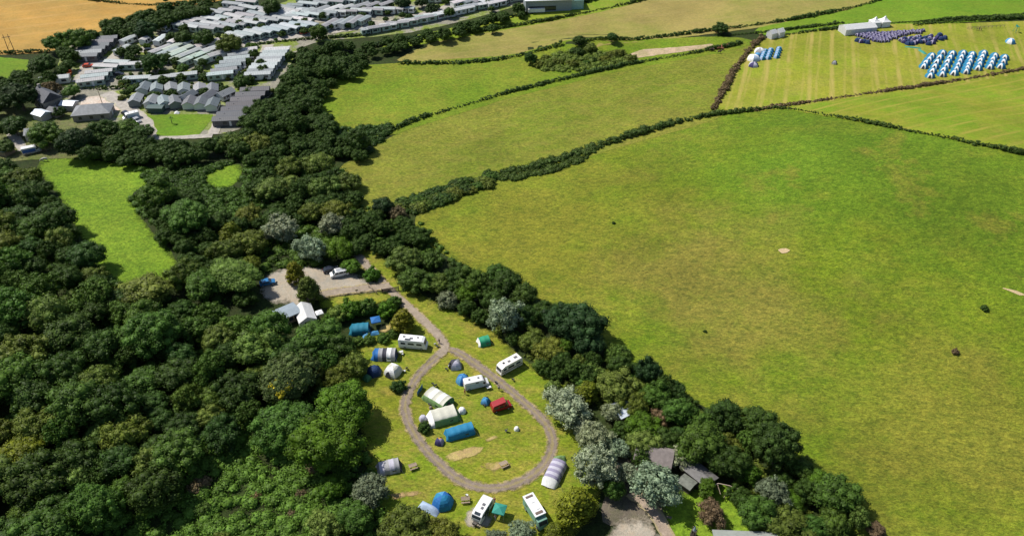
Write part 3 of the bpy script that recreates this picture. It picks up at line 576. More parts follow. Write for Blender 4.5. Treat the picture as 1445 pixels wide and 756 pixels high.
F2B = [(300, 200), (350, 180), (388, 140), (408, 95), (440, 72), (520, 82), (495, 100), (462, 112), (452, 150), (470, 186), (520, 190), (500, 225), (420, 216), (330, 226), (295, 215)]
fill(F2B, 80, (2.4, 5.0), WOOD+[('scrub', 'olive')]*3, 'green tree in the wood below the caravan park', 3)
fill([(500, 285), (560, 300), (600, 322), (640, 372), (600, 360), (560, 345), (525, 340), (498, 345), (480, 330), (490, 300)], 14, (2.6, 3.8), [('scrub', 'olive'), ('scrub', 'light'), ('scrub', 'mid')], 'low leafy tree between the drive and the meadow corner', 4)
fill([(640, 378), (700, 380), (760, 412), (850, 480), (940, 525), (985, 565), (960, 605), (890, 560), (850, 520), (780, 515), (745, 490), (690, 440), (640, 425)], 22, (2.2, 3.6), WOOD, 'tree in the belt between the campsite and the pasture', 5)
fill([(880, 590), (985, 575), (1100, 600), (1150, 650), (1200, 710), (1225, 760), (1080, 760), (1060, 700), (1000, 640), (930, 640), (880, 640)], 26, (2.4, 3.8), WOOD, 'tree in the group between the hidden roofs and the pasture', 6)
fill([(-40, 112), (40, 104), (72, 72), (105, 62), (98, 96), (62, 122), (50, 150), (10, 165), (-40, 200)], 18, (3.0, 4.2), WOOD, 'tree in the belt between the lane and the small green field', 7)
fill([(100, 190), (160, 172), (204, 197), (300, 199), (335, 225), (285, 238), (215, 235), (150, 224), (110, 215)], 26, (2.8, 4.0), [('broad', 'dark'), ('broad', 'holm'), ('broad', 'mid')], 'dark tree between the lawn and the clearing meadow', 8)
fill([(80, 60), (150, 34), (230, 8), (300, 0), (300, 14), (235, 30), (165, 46), (110, 62)], 22, (3.0, 4.2), [('broad', 'dark'), ('broad', 'mid')], 'tree in the belt between the wheat and the caravans', 9)
fill([(405, 68), (470, 58), (560, 52), (640, 36), (735, 6), (738, 14), (650, 42), (560, 62), (480, 82), (420, 86)], 34, (2.4, 3.4), [('broad', 'dark'), ('broad', 'mid'), ('scrub', 'olive')], 'tree in the belt below the long park road', 10)
fill([(350, 150), (385, 135), (400, 100), (380, 170), (340, 195)], 10, (2.8, 4), WOOD, 'tree beside the dark roofed row', 12)

fill([(165, 70), (300, 66), (385, 78), (360, 130), (300, 145), (170, 130)], 36, (1.5, 2.6), [('broad', 'dark'), ('broad', 'mid'), ('broad', 'bright')], 'small tree between the caravans of the park', 21, 2.0, 1.1)
fill([(230, 46), (330, 24), (420, 14), (700, -8), (735, 4), (640, 24), (430, 46), (300, 56)], 40, (1.5, 2.4), [('broad', 'dark'), ('broad', 'mid')], 'small tree among the far caravan blocks', 22, 2.0, 1.2)
def screen_r(t):
    return t[2]/photo_point(t[0], t[1], H(t[0], t[1]))[2]
TREES.sort(key=lambda t: (not t[9], -screen_r(t)))
rg = random.Random(5); rest = []
NAMES = {'broad': 'broadleaf_tree', 'scrub': 'scrub_tree', 'spiky': 'willow_tree', 'cone': 'evergreen_tree', 'column': 'slender_tree'}
TINTWORD = {'dark': 'dark green', 'mid': 'mid green', 'olive': 'olive green', 'light': 'pale green', 'holm': 'blackish green', 'bright': 'vivid green'}
def jtint(c, a=0.16): 
    k = rg.uniform(1-a, 1+a); return (c[0]*k*rg.uniform(.9, 1.12), c[1]*k, c[2]*k)
for i, (x, y, r, k, tt, zk, lab, cat, grp, hand) in enumerate(TREES):
    if i >= 298: rest.append((x, y, r, k, tt, zk)); continue
    kk = 'big '+k if r > 6.0 and 'big '+k in PROTO else k
    cm, tm, _d, zc = PROTO[kk][rg.randrange(len(PROTO[kk]))]
    if not hand:
        lab = TINTWORD[tt]+' '+{'broad': 'domed', 'scrub': 'feathery', 'spiky': 'open'}[k]+lab[lab.index(' tree') if ' tree' in lab else 0:]
    e = empty(NAMES[k], (x, y, H(x, y)-0.1), rg.uniform(0, 6.28), lab, 'tree', grp)
    e.scale = (r*rg.uniform(.88, 1.2), r*rg.uniform(.88, 1.2), r*zk); e.rotation_euler.x = rg.uniform(-.09, .09); e.rotation_euler.y = rg.uniform(-.09, .09)
    link('crown', cm, e, jtint(TINT[tt])); link('trunk', tm, e)
    if lab and 'yellow blossom' in lab:
        rgn = np.random.default_rng(9); q = np.array([(rgn.uniform(-.5, .45), .25+rgn.uniform(-.28, .22), .72+.5*.62) for _ in range(26)]); q[:, 2] -= (q[:, 0]**2+q[:, 1]**2)*.5
        bv, bq, bt = leafcloud(q, rgn.uniform(.06, .13, 26), 380, .055, rgn, out=np.tile([0, 0, 1.], (26, 1)), cull=False); link('blossom', np_mesh('blossom', bv, bq, bt, m_leaf), e, TINT['yellow'])
if rest:
    VV, QQ, TT, n0 = [], [], [], 0
    for x, y, r, k, tt, zk in rest:
        V, Q, T = PROTO[k][rg.randrange(len(PROTO[k]))][2]; a = rg.uniform(0, 6.28); ca, sa = math.cos(a), math.sin(a)
        VV.append(np.stack([(V[:, 0]*ca-V[:, 1]*sa)*r+x, (V[:, 0]*sa+V[:, 1]*ca)*r+y, V[:, 2]*r*zk+H(x, y)-0.1], 1)); QQ.append(Q+n0); TT.append(T+n0); n0 += len(V)
    tag(link('woodland', np_mesh('woodland', np.concatenate(VV), np.concatenate(QQ), np.concatenate(TT), m_leaf), None, TINT['dark']),
        'remaining smallest treetops filling gaps of the far woods', 'woods', kind='stuff')

# bushes one can pick out
def bush(px, py, rpx, tint, label, zk=1.0, group=None, kind='bush'):
    p = ground_point(px, py, 0.5); dep = photo_point(*p)[2]; r = rpx*dep/F; cm = PROTO[kind][rg.randrange(len(PROTO[kind]))][0]
    o = link('shrub', cm, None, jtint(TINT[tint], .08)); o.location = (p.x, p.y, p.z-0.05); o.rotation_euler.z = rg.uniform(0, 6.28); o.scale = (r, r, r*zk)
    return tag(o, label, 'shrub', group)
bush(633, 428, 18, 'grey', 'grey-leaved round bush at the edge of the campsite grass', .9)
bush(563, 548, 12, 'dark', 'dark low bush on the grass left of the loop track'); bush(598, 604, 10, 'dark', 'dark round bush at the end of the cream tent', 1.2)
bush(1389, 434, 6, 'dark', 'low gorse bush alone in the pasture'); bush(1349, 496, 6, 'brown', 'sparse brown bush alone in the pasture'); bush(866, 314, 3, 'dark', 'tiny dark bush at the upper pasture slope')
bush(527, 391, 14, 'bright', 'bright green bush beside the car park entrance'); bush(995, 466, 3, 'dark', 'tiny dark tuft in the middle of the pasture')
for i, (a, b, c, tt) in enumerate([(545, 440, 16, 'bright'), (520, 438, 16, 'mid'), (497, 441, 18, 'bright'), (474, 448, 16, 'light'), (556, 430, 12, 'mid'), (463, 456, 12, 'bright')]):
    bush(a, b, c, tt, ORD[i+1]+' bush of the leafy hedge behind the teal tent' if False else 'leafy bush of the hedge behind the teal tent', 1.1, 'bushes behind the teal tent')
for a, b, c in [(505, 482, 9), (522, 480, 10), (540, 478, 10), (555, 472, 9), (490, 486, 10)]:
    bush(a, b, c, 'mid', 'low green bush between the teal tent and the striped tunnel tent', .9, 'bushes in front of the teal tent')
rb = random.Random(3)
for i in range(15):
    u = rb.random(); px = 752+140*u; py = 96-24*rb.random()-8*u
    if rb.random() < .5: py = 90-10*u+rb.uniform(-7, 7)
    bush(px, py, rb.uniform(5, 11), rb.choice(['olive', 'mid', 'olive', 'dark']), 'bush on the scrubby mound in the bright meadow', .8, 'bushes on the scrubby mound')
for i in range(34):
    u = rb.random(); px = 545+150*u; py = 303-53*u+rb.uniform(-10, 8)
    bush(px, py, rb.uniform(8, 15), rb.choice(['mid', 'dark', 'dark', 'olive']), 'gorse bush on the bank between olive meadow and pasture', .6, 'gorse bushes on the bank')
for i in range(30):
    px, py = rb.uniform(690, 790), rb.uniform(480, 545)
    px, py = 760+rb.uniform(0, 130), 505+rb.uniform(-8, 42)
    bush(px, py, rb.uniform(9, 17), rb.choice(['olive', 'light', 'mid', 'mid']), 'bush in the thicket right of the campsite', .9, 'bushes in the thicket right of the campsite')
for i in range(15):
    px, py = rb.uniform(270, 500), rb.uniform(610, 780)
    bush(px, py, rb.uniform(8, 16), rb.choice(['olive', 'mid', 'brown', 'mid']), 'bush rising from the brambles at the lower frame', .9, 'bushes rising from the brambles')

# hedges: each a thing of its own
def hedge(pts, width, height, tint, label, seed, per=5.0, ls=0.5, gap=0.0, smooth=1):
    rng = np.random.default_rng(seed); P = resample(smooth_path(gp2(pts), smooth), width*0.2); C = []; RR = []; O = []
    for (x, y) in P:
        wv = .75+.45*math.sin(x*.11+seed)*math.sin(y*.07+seed*2)+.12*math.sin(x*.6+y*.4)
        for _ in range(2):
            r = width*0.5*rng.uniform(0.45, 0.8)*wv*(1.7 if rng.random() < .06 else 1); ox, oy = rng.normal(0, width*0.2, 2)
            C.append((x+ox, y+oy, H(x, y)+height*rng.uniform(0.2, 0.72)*min(1.1, wv+.15))); RR.append(r); O.append((ox, oy, .6))
    V, Q, T = leafcloud(C, RR, per, ls, rng, zs=min(1, height/width*0.8), out=np.array(O), cull=False)
    return tag(link('hedge', np_mesh('hedge', V, Q, T, m_leaf), None, TINT[tint]), label, 'hedge')
HD = [
 ([(680, 251), (720, 244), (760, 235), (800, 224), (830, 212), (880, 196), (925, 181), (985, 167)], 4.4, 2.6, 'dark', 'scrubby dark hedge between the olive meadow and the big pasture'),
 ([(508, 212), (540, 190), (590, 168), (650, 151), (700, 136), (760, 121), (830, 104), (900, 89), (1000, 72), (1046, 62)], 2.8, 2.4, 'dark', 'long dark hedge between the bright and the olive meadow'),
 ([(1007, 157), (1012, 146), (1030, 111), (1046, 85), (1066, 62), (1076, 55)], 3.4, 2.2, 'brown', 'clipped brown hedge along the left side of the camping field'),
 ([(985, 167), (1015, 162), (1060, 157), (1106, 152), (1160, 162), (1230, 175), (1290, 187), (1340, 196), (1400, 209), (1470, 224), (1560, 246)], 2.8, 2.2, 'dark', 'hedge along the crest of the big pasture'),
 ([(1060, 157), (1140, 146), (1220, 134), (1300, 123), (1360, 113), (1445, 98), (1560, 76)], 2.6, 1.7, 'brown', 'low brown hedge in front of the rows of blue tents'),
 ([(562, 90), (640, 91), (700, 86), (745, 76), (790, 64)], 3.0, 2.6, 'dark', 'bushy hedge below the tan stubble field'),
 ([(545, 64), (620, 52), (690, 43)], 2.8, 2.4, 'dark', 'hedge left of the single round tree above the stubble'), ([(700, 42), (770, 30), (840, 16), (900, 3), (935, -8)], 2.6, 2.2, 'dark', 'hedge right of the single round tree above the stubble'),
 ([(520, 68), (580, 56), (640, 43), (700, 29), (760, 17), (830, 4), (860, -8)], 3.4, 2.6, 'holm', 'dark hedge bank along the lower edge of the caravan park'),
 ([(810, 62), (900, 56), (1000, 44), (1060, 37), (1130, 27), (1220, 9), (1262, -8)], 2.6, 2.4, 'dark', 'hedge along the top of the bright meadow and stubble'),
 ([(1010, 52), (1070, 47), (1120, 42), (1190, 33)], 2.2, 1.8, 'dark', 'short hedge in the far green field'), ([(1072, 55), (1130, 47), (1190, 40), (1250, 34), (1330, 30), (1445, 21), (1560, 12)], 2.4, 2.0, 'dark', 'hedge behind the white marquees of the camping field'),
 ([(1290, 36), (1340, 32), (1390, 28), (1445, 26)], 3.0, 2.4, 'dark', 'bushy hedge at the far corner of the camping field'),
 ([(90, -6), (150, 4), (220, 9), (305, 3)], 2.6, 2.4, 'dark', 'hedge between the two wheat fields'), ([(-120, 78), (0, 76), (70, 74)], 3, 2.6, 'dark', 'hedge at the near side of the wheat'),
 ([(120, 126), (160, 126), (200, 124), (250, 122), (290, 126)], 2.6, 2.6, 'dark', 'garden hedge behind the building yard'), ([(330, 48), (380, 40), (410, 34), (440, 30)], 2.8, 1.6, 'brown', 'brown hedge between the caravan block and the lower row'),
 ([(350, 64), (410, 58), (450, 55), (520, 50)], 2.2, 1.8, 'dark', 'hedge below the long park road'), ([(182, 168), (196, 180), (204, 194)], 2.4, 3, 'bright', 'green hedge beside the bend of the park road'),
]
for i, (p, wd, ht, tt, lab) in enumerate(HD): hedge(p, wd*.76, ht*.74, {'dark': 'hedge'}.get(tt, tt), lab, 100+i)

# brambles: nobody could count them
def brambles(name, poly, tint, label, n, rr, seed, per=5, ls=0.5):
    rng = np.random.default_rng(seed); W = gp2(poly); C = []; RR = []
    x0, x1 = min(p[0] for p in W), max(p[0] for p in W); y0, y1 = min(p[1] for p in W), max(p[1] for p in W)
    while len(C) < n:
        x, y = rng.uniform(x0, x1), rng.uniform(y0, y1)
        if inside((x, y), W) and not inside(photo_point(x, y, H(x, y)+.5)[:2], GLADE): r = rng.uniform(*rr); C.append((x, y, H(x, y)+r*0.25)); RR.append(r)
    V, Q, T = leafcloud(C, RR, per, ls, rng, zs=0.6, out=np.tile([0, 0, 1.0], (n, 1)), cull=False)
    tag(link(name, np_mesh(name, V, Q, T, m_leaf), None, TINT[tint]), label, 'undergrowth', kind='stuff')
brambles('brambles', [(250, 630), (350, 590), (430, 600), (470, 640), (520, 640), (540, 720), (540, 800), (60, 830), (130, 740), (230, 700)], 'fresh', 'bright green brambles covering the ground at the lower frame', 900, (0.7, 1.9), 61, 7, .42)
brambles('undergrowth', [(690, 440), (740, 500), (820, 520), (900, 560), (980, 580), (1120, 620), (1200, 720), (1235, 790), (1090, 790), (1060, 690), (960, 640), (880, 600), (790, 545), (700, 470)], 'olive', 'rough bushy undergrowth between the campsite and the pasture', 380, (0.6, 1.5), 62)
brambles('undergrowth', [(505, 290), (600, 318), (640, 370), (600, 415), (560, 370), (530, 345), (490, 340)], 'mid', 'rough undergrowth between the drive and the lower pasture corner', 160, (0.6, 1.4), 63)

brambles('woodland_floor', F1, 'mid', 'leafy undergrowth between the trees of the dark wood on the left', 1500, (1.0, 2.4), 64, 2.2, .6)
brambles('woodland_floor', F2A, 'mid', 'leafy undergrowth in the valley wood between the meadows', 620, (0.9, 2.2), 65, 2.2, .6)
brambles('woodland_floor', F2B, 'dark', 'leafy undergrowth in the wood below the caravan park', 620, (0.9, 2.2), 66, 2.2, .6)
for i in range(90):
    px, py = rb.uniform(165, 390), rb.uniform(56, 160)
    bush(px, py, rb.uniform(2.5, 6.5), rb.choice(['mid', 'dark', 'bright', 'olive']), 'small garden shrub between the park caravans', 1.0, 'garden shrubs between the park caravans')
for i in range(50):
    px, py = rb.uniform(225, 720), rb.uniform(-2, 40)
    if py > 45-.15*(px-415): continue
    bush(px, py, rb.uniform(2, 4.5), rb.choice(['mid', 'dark', 'olive']), 'small shrub among the far park caravans', 1.0, 'shrubs among the far park caravans')

brambles('mound_scrub', [(752, 92), (775, 80), (800, 72), (840, 74), (880, 80), (885, 90), (850, 98), (800, 102), (760, 100)], 'light', 'low scrub covering the mound in the bright meadow', 260, (0.8, 2.0), 67, 3, .6)
brambles('bank_scrub', [(548, 292), (600, 272), (650, 258), (690, 246), (720, 242), (700, 256), (660, 272), (620, 292), (585, 302), (556, 304)], 'dark', 'low gorse scrub covering the bank beside the olive meadow', 260, (0.7, 1.6), 68, 4, .5)
brambles('woodland_floor', [(360, 330), (400, 300), (500, 285), (545, 340), (500, 360), (440, 375), (395, 378), (360, 395)], 'mid', 'leafy undergrowth around the silver trees above the car park', 260, (0.8, 2.0), 69, 3, .55)
brambles('woodland_floor', [(470, 180), (560, 178), (545, 196), (505, 230), (470, 215)], 'dark', 'leafy undergrowth at the top corner of the olive meadow', 200, (0.8, 2.0), 70, 3, .55)
brambles('woodland_floor', [(225, 240), (290, 236), (330, 226), (345, 250), (300, 285), (230, 275)], 'dark', 'leafy undergrowth above the small clearing', 160, (0.8, 1.8), 71, 3, .55)

brambles('bank_scrub', [(685, 252), (715, 240), (760, 228), (800, 216), (838, 204), (846, 212), (815, 232), (770, 246), (720, 256)], 'hedge', 'ragged low scrub widening the hedge above the big pasture', 300, (0.6, 1.5), 72, 4, .5)

brambles('woodland_floor', [(188, 240), (215, 238), (290, 236), (360, 222), (365, 285), (300, 305), (215, 310), (196, 300), (180, 282), (205, 262)], 'mid', 'low leafy growth around the small clearing', 420, (0.7, 1.7), 73, 4, .5)

# ------------------------------------------------------------------ caravans of the holiday park
m_glass = plain('window_glass', (0.03, 0.04, 0.05), 0.12, var=0.3)
m_white = plain('white_paint', (0.70, 0.70, 0.69), 0.4, var=0.06)
m_tyre = plain('rubber', (0.02, 0.02, 0.02), 0.9); m_rim = plain('alloy', (0.5, 0.5, 0.52), 0.35, 0.6)
m_wallt = tinted('caravan_wall', 0.5, 0.06); m_rooft = tinted('caravan_roof', 0.65, 0.10, 0.7, ('X', 0.7))
m_skirt = plain('skirting', (0.10, 0.09, 0.08), 0.9)
def caravan_meshes(L, W, hw, rise, over=0.18):
    wall = MB().box((0, 0, hw/2+0.35), (L, W, hw-0.1)); wall.add([(s*L/2, y, z) for s in (-1, 1) for y, z in ((-W/2, hw+.3), (W/2, hw+.3), (0, hw+.3+rise))], [(0, 1, 2), (3, 4, 5), (0, 2, 5, 3), (1, 4, 5, 2), (0, 3, 4, 1)])
    skirt = MB().box((0, 0, 0.02), (L-.2, W-.2, 0.76))
    w2 = W/2+over; z0 = hw+.31-rise*over/(W/2)
    roof = MB().prism([(0, 0)]*0+[(-w2, z0), (0, hw+.32+rise), (w2, z0), (w2, z0+.1), (0, hw+.44+rise), (-w2, z0+.1)], -L/2-over, L/2+over)
    roof.v = [(y, x, z) for x, y, z in roof.v]
    roof.box((L*.2, W*.2, hw+.42+rise*.6), (.5, .4, .16)); roof.box((-L*.25, -W*.2, hw+.42+rise*.6), (.4, .4, .16))
    win = []
    for s in (-1, 1):
        for x, ww in ((-L*.36, 1.0), (-L*.1, 1.4), (L*.32, 1.8)): win.append(MB().box((x, s*(W/2+.015), 1.65), (ww, .05, .95)))
    win.append(MB().box((L/2+.015, -W*.24, 1.6), (.05, W*.36, 1.1))); win.append(MB().box((L/2+.015, W*.24, 1.6), (.05, W*.36, 1.1)))
    door = MB().box((L*.08, -W/2-.02, 1.35), (.8, .05, 1.9))
    far = MB(); far.v = list(wall.v); far.f = list(wall.f); far.m = list(wall.m)
    for k in win+[door]: far.add(k.v, k.f, 1)
    far.box((0, 0, 0.02), (L-.2, W-.2, 0.76), 0, 2)
    return far.mesh('wall', [m_wallt, m_glass, m_skirt]), wall.mesh('wall', m_wallt), skirt.mesh('skirting', m_skirt), roof.mesh('roof', m_rooft), [k.mesh('window', m_glass) for k in win], door.mesh('door', m_white)
CV = {'long': caravan_meshes(10.2, 3.2, 2.3, .32), 'lodge': caravan_meshes(11.0, 3.7, 2.3, .6, .2), 'short': caravan_meshes(7.6, 3.0, 2.2, .32), 'chalet': caravan_meshes(6.2, 4.3, 2.1, 1.0, .3)}
CVN = {'long': 'static_caravan', 'lodge': 'park_lodge', 'short': 'static_caravan', 'chalet': 'chalet'}
def caravan(px, py, rz, kind, roof, wall, label, group, detail=True):
    p = ground_point(px, py); fm, wm, sm, rm, wins, dm = CV[kind]
    e = empty(CVN[kind], (p.x, p.y, p.z+.05), rz, label, 'caravan' if kind != 'chalet' else 'chalet', group)
    link('wall', wm if detail else fm, e, wall); link('roof', rm, e, jtint(roof, .1))
    if detail:
        link('skirting', sm, e); link('door', dm, e)
        for k in wins: link('window', k, e)
    return e
PALE = (0.34, 0.365, 0.365); SLATE = (0.10, 0.11, 0.125); WHT = (0.62, 0.63, 0.62); GREENW = (0.34, 0.42, 0.36); GREY = (0.25, 0.27, 0.28)
def row(a, b, n, ax, kind, roof, wall, desc, frm, group, detail=True, jit=0.6):
    k0 = kind
    for i in range(n):
        kind = 'short' if (k0 == 'long' and not detail and rg.random() < .3) else k0
        t = i/max(1, n-1); px, py = a[0]+(b[0]-a[0])*t, a[1]+(b[1]-a[1])*t
        rz = bearing(px, py, *ax)+rg.uniform(-.05, .05)*(1 if detail else 2.5)*(6 if kind == 'chalet' else 1)
        rf = roof if not isinstance(roof, list) else rg.choice(roof); wl = wall if not isinstance(wall, list) else rg.choice(wall)
        caravan(px+rg.uniform(-jit, jit), py+rg.uniform(-jit, jit)*.4, rz, kind, rf, wl, '%s, %s from %s' % (desc, ORD[i+1], frm), group, detail)
row((122, 86), (150, 61), 6, (1, -.06), 'lodge', [GREY, SLATE], (.1, .11, .12), 'slate roofed lodge in the row below the wheat', 'the front', 'slate roofed lodges below the wheat')
row((131, 121), (142, 109), 3, (1, -.12), 'long', PALE, GREENW, 'pale green caravan beside the red-orange car', 'the front', 'pale caravans near the red car')
row((152, 101), (168, 95), 2, (1, .05), 'long', PALE, GREENW, 'pale caravan behind the three near the red car', 'the front', 'pale caravans near the red car')
row((190, 98), (196, 118), 2, (1, -.05), 'long', PALE, GREENW, 'pale caravan beside the flat-topped park tree', 'the back', 'pale caravans near the flat-topped tree')
row((208, 60), (268, 65), 4, (1, -.8), 'short', [(.5, .52, .52), PALE], WHT, 'small white caravan in the line of four below dark trees', 'the left', 'small white caravans in a line')
row((183, 62), (174, 76), 2, (1, -.5), 'short', PALE, WHT, 'small caravan by the slate lodges', 'the back', 'small caravans by the lodges')
row((294, 69), (312, 82), 3, (1, -.35), 'lodge', [(.42, .41, .4), PALE], WHT, 'white gabled lodge by the leaning olive tree', 'the back', 'white lodges by the olive tree')
row((228, 77), (268, 90), 5, (1, -.45), 'long', [PALE, GREENW], GREENW, 'pale green caravan of the slanting left line', 'the back', 'pale green caravans in slanting lines')
row((246, 74), (293, 89), 5, (1, -.45), 'long', [PALE, GREENW], GREENW, 'pale green caravan of the slanting right line', 'the back', 'pale green caravans in slanting lines')
for k, (a, b, n) in enumerate([((228, 44), (262, 38), 3), ((258, 30), (352, 17), 7), ((252, 38), (428, 20), 12), ((268, 44), (440, 26), 12), ((292, 46), (400, 33), 8), ((372, 20), (405, 17), 3)]):
    row(a, b, n, (1, .18), 'long', [PALE, GREY, (.36, .37, .37), (.25, .26, .27)], [WHT, GREENW], 'grey caravan in the %s line of the big block' % ORD[k+1], 'the left', 'grey caravans of the big block', False)
row((334, 57), (436, 40), 9, (1, .25), 'long', [PALE, (.33, .38, .4)], GREENW, 'pale caravan of the line under the brown hedge', 'the left', 'pale caravans under the brown hedge', False)
row((393, 77), (365, 112), 9, (1, -.04), 'long', [PALE, GREY, (.4, .41, .41)], WHT, 'grey-white caravan lying crosswise against the wood', 'the back', 'caravans along the wood', True)
row((362, 134), (324, 176), 7, (1, -.05), 'lodge', [(.075, .078, .09), (.09, .09, .1)], (.10, .10, .11), 'dark slate roofed lodge against the wood', 'the back', 'dark roofed lodges against the wood')
row((347, 78), (312, 112), 7, (1, -.12), 'long', [PALE, (.36, .42, .42), GREY], [GREENW, WHT], 'pale grey caravan left of the inner park road', 'the back', 'pale caravans left of the inner road')
row((206, 131), (302, 133), 6, (.35, -1), 'chalet', [(.15, .165, .18), (.22, .24, .25)], WHT, 'grey gabled chalet of the back line behind the lawn', 'the left', 'gabled chalets behind the lawn', jit=2.6)
row((196, 148), (304, 153), 7, (.3, -1), 'chalet', [(.12, .135, .145), (.21, .235, .245)], [(.12, .15, .15), WHT], 'dark gabled chalet lined up along the lawn', 'the left', 'gabled chalets along the lawn', jit=2.2)
row((268, 143), (318, 140), 3, (1, -.7), 'chalet', [(.2, .22, .23), SLATE], WHT, 'grey chalet in the middle line behind the lawn', 'the left', 'gabled chalets in the middle line', jit=2.5)
row((232, 117), (262, 113), 2, (1, -.1), 'long', [PALE, WHT], GREENW, 'pale long caravan behind the garden hedge', 'the left', 'pale caravans behind the garden hedge')
row((80, 118), (84, 124), 1, (1, -.1), 'lodge', PALE, WHT, 'pale flat caravan by the lane trees', 'the left', None)
for k, (a, b, n, ax) in enumerate([((418, 14), (545, 1), 8, (1, .1)), ((416, 24), (545, 12), 8, (1, -.35)), ((428, 34), (452, 27), 2, (1, .1)), ((462, 24), (575, 18), 8, (1, .06)),
        ((466, 40), (514, 34), 5, (1, -.6)), ((522, 48), (640, 22), 10, (1, -.15)), ((600, 32), (655, 19), 5, (1, -.2)), ((612, 3), (735, 1), 9, (1, -.1)), ((650, 9), (715, 5), 6, (1, -.35)), ((655, 17), (700, 10), 4, (1, -.2)), ((470, -4), (600, -7), 8, (1, .1)), ((430, 3), (480, -2), 4, (1, .1)), ((330, 12), (350, 9), 2, (1, .1))]):
    row(a, b, n, ax, 'long', [PALE, GREY, (.38, .38, .37), (.24, .25, .26), (.5, .5, .5)], [WHT, GREENW], 'grey caravan in the %s cluster of the far park' % ORD[k+1], 'the left', 'grey caravans of the far park', False)

# ------------------------------------------------------------------ houses and big buildings
m_slate = plain('slate', (0.20, 0.21, 0.22), 0.7, var=0.2, scale=0.9); m_slated = plain('dark_slate', (0.085, 0.09, 0.105), 0.7, var=0.2)
m_render = plain('render', (0.42, 0.41, 0.38), 0.9); m_stone = plain('stone', (0.26, 0.24, 0.21), 0.9, var=0.25, scale=3)
m_wood = plain('weathered_wood', (0.26, 0.20, 0.14), 0.85, var=0.25, scale=3); m_woodd = plain('dark_wood', (0.07, 0.05, 0.04), 0.85, var=0.25, scale=3)
m_brownroof = plain('felt_roof', (0.17, 0.145, 0.135), 0.9, var=0.2, scale=1.2); m_sheet = plain('pale_sheet', (0.62, 0.68, 0.74), 0.4, var=0.1)
m_bluegrey = plain('blue_grey_roof', (0.22, 0.27, 0.31), 0.6, var=0.1)
def gable(name, px, py, ax, L, W, hw, rise, roof, wall, label, cat='house', hip=0.0, windows=True, chimney=False, over=.35):
    p = ground_point(px, py); e = empty(name, (p.x, p.y, p.z), bearing(px, py, *ax), label, cat)
    b = MB().box((0, 0, hw/2-.3), (L, W, hw+.6))
    if not hip: b.add([(s*L/2, y, z) for s in (-1, 1) for y, z in ((-W/2, hw), (W/2, hw), (0, hw+rise-.05))], [(0, 1, 2), (3, 4, 5), (0, 2, 5, 3), (1, 4, 5, 2)])
    b.build('wall', wall, e)
    l2, w2 = L/2+over, W/2+over; z0 = hw-.02; th = .16; hx = l2-hip
    vs = [(-l2, -w2, z0), (l2, -w2, z0), (l2, w2, z0), (-l2, w2, z0), (-hx, 0, hw+rise), (hx, 0, hw+rise)]
    vs += [(x, y, z+th) for x, y, z in vs]
    fs = [(6, 7, 11, 10), (8, 9, 10, 11), (7, 8, 11), (9, 6, 10), (0, 4, 5, 1), (2, 5, 4, 3), (1, 5, 2), (3, 4, 0), (0, 1, 7, 6), (1, 2, 8, 7), (2, 3, 9, 8), (3, 0, 6, 9)]
    rf = MB().add(vs, fs).build('roof', roof, e)
    if chimney: MB().box((-L*.36, 0, hw+rise+.5), (.7, .9, 1.6)).build('chimney', m_stone, rf)
    if windows:
        for s in (-1, 1):
            for x in (-L*.3, 0, L*.3): MB().box((x, s*(W/2+.02), hw*.55), (1.1, .08, 1.1)).build('window', m_glass, e)
        MB().box((L/2+.02, 0, 1.0), (.08, 1.0, 2.0)).build('door', m_white, e)
    return e
gable('farmhouse', 71, 151, (1, .55), 9, 7, 4.2, 3.0, m_slated, m_stone, 'tall grey gabled house among trees left of the building yard', chimney=True)
gable('bungalow', 134, 164, (1, -.08), 13, 8, 2.6, 2.2, m_slate, m_stone, 'wide hip-roofed bungalow in front of the building yard', hip=3.6)
gable('outbuilding', 100, 154, (1, .05), 5, 4, 2.4, .8, m_sheet, m_render, 'small pale roofed outbuilding between house and bungalow', 'shed', windows=False)
gable('outbuilding', 61, 168, (1, .3), 5, 4, 2.4, 1.0, m_sheet, m_render, 'white roofed shed in front of the gabled house', 'shed', windows=False)
gable('lean_to', 80, 163, (1, .3), 4.5, 3.5, 2.2, .9, m_slated, m_stone, 'dark roofed lean-to beside the gabled house', 'shed', windows=False)
gable('cottage', 62, 194, (1, -.1), 10, 5, 2.6, 1.4, m_slate, m_render, 'grey cottage half hidden under the broad tree', windows=True)
gable('barn', 8, 217, (1, .2), 5, 4, 2.2, .7, m_bluegrey, m_wood, 'grey roofed shed by the lane at the frame edge', 'shed', windows=False)
gable('garage', 222, 158, (1, .02), 5.5, 3.2, 2.2, .3, plain('dark_green_sheet', (.05, .09, .085), .7), plain('dark_green_sheet', (.05, .09, .085), .7), 'low dark green shed beside the lawn corner', 'shed', windows=False)
# warehouse at the top
p = ground_point(772, 11); e = empty('warehouse', p, bearing(772, 11, 1, -.05), 'large white-roofed hall at the top of the picture', 'hall')
MB().box((0, 0, 2.5), (22, 11, 5.6)).build('wall', plain('grey_cladding', (.22, .25, .26), .6), e)
MB().prism([(-11.6, 5.35), (11.6, 5.35), (11.6, 5.75), (-11.6, 5.75)], -6.4, 6.4).build('roof', m_white, e, .05)
MB().box((-3, -5.56, 1.6), (13, .12, 2.2)).build('window', m_glass, e); MB().box((-6, -6.4, 1.2), (8, 1.4, 1.6)).build('canopy', m_white, e)
MB().box((14, 0, 2.2), (6, 9, 4.8)).build('side_hall', plain('glass_green', (.25, .4, .38), .3), e)
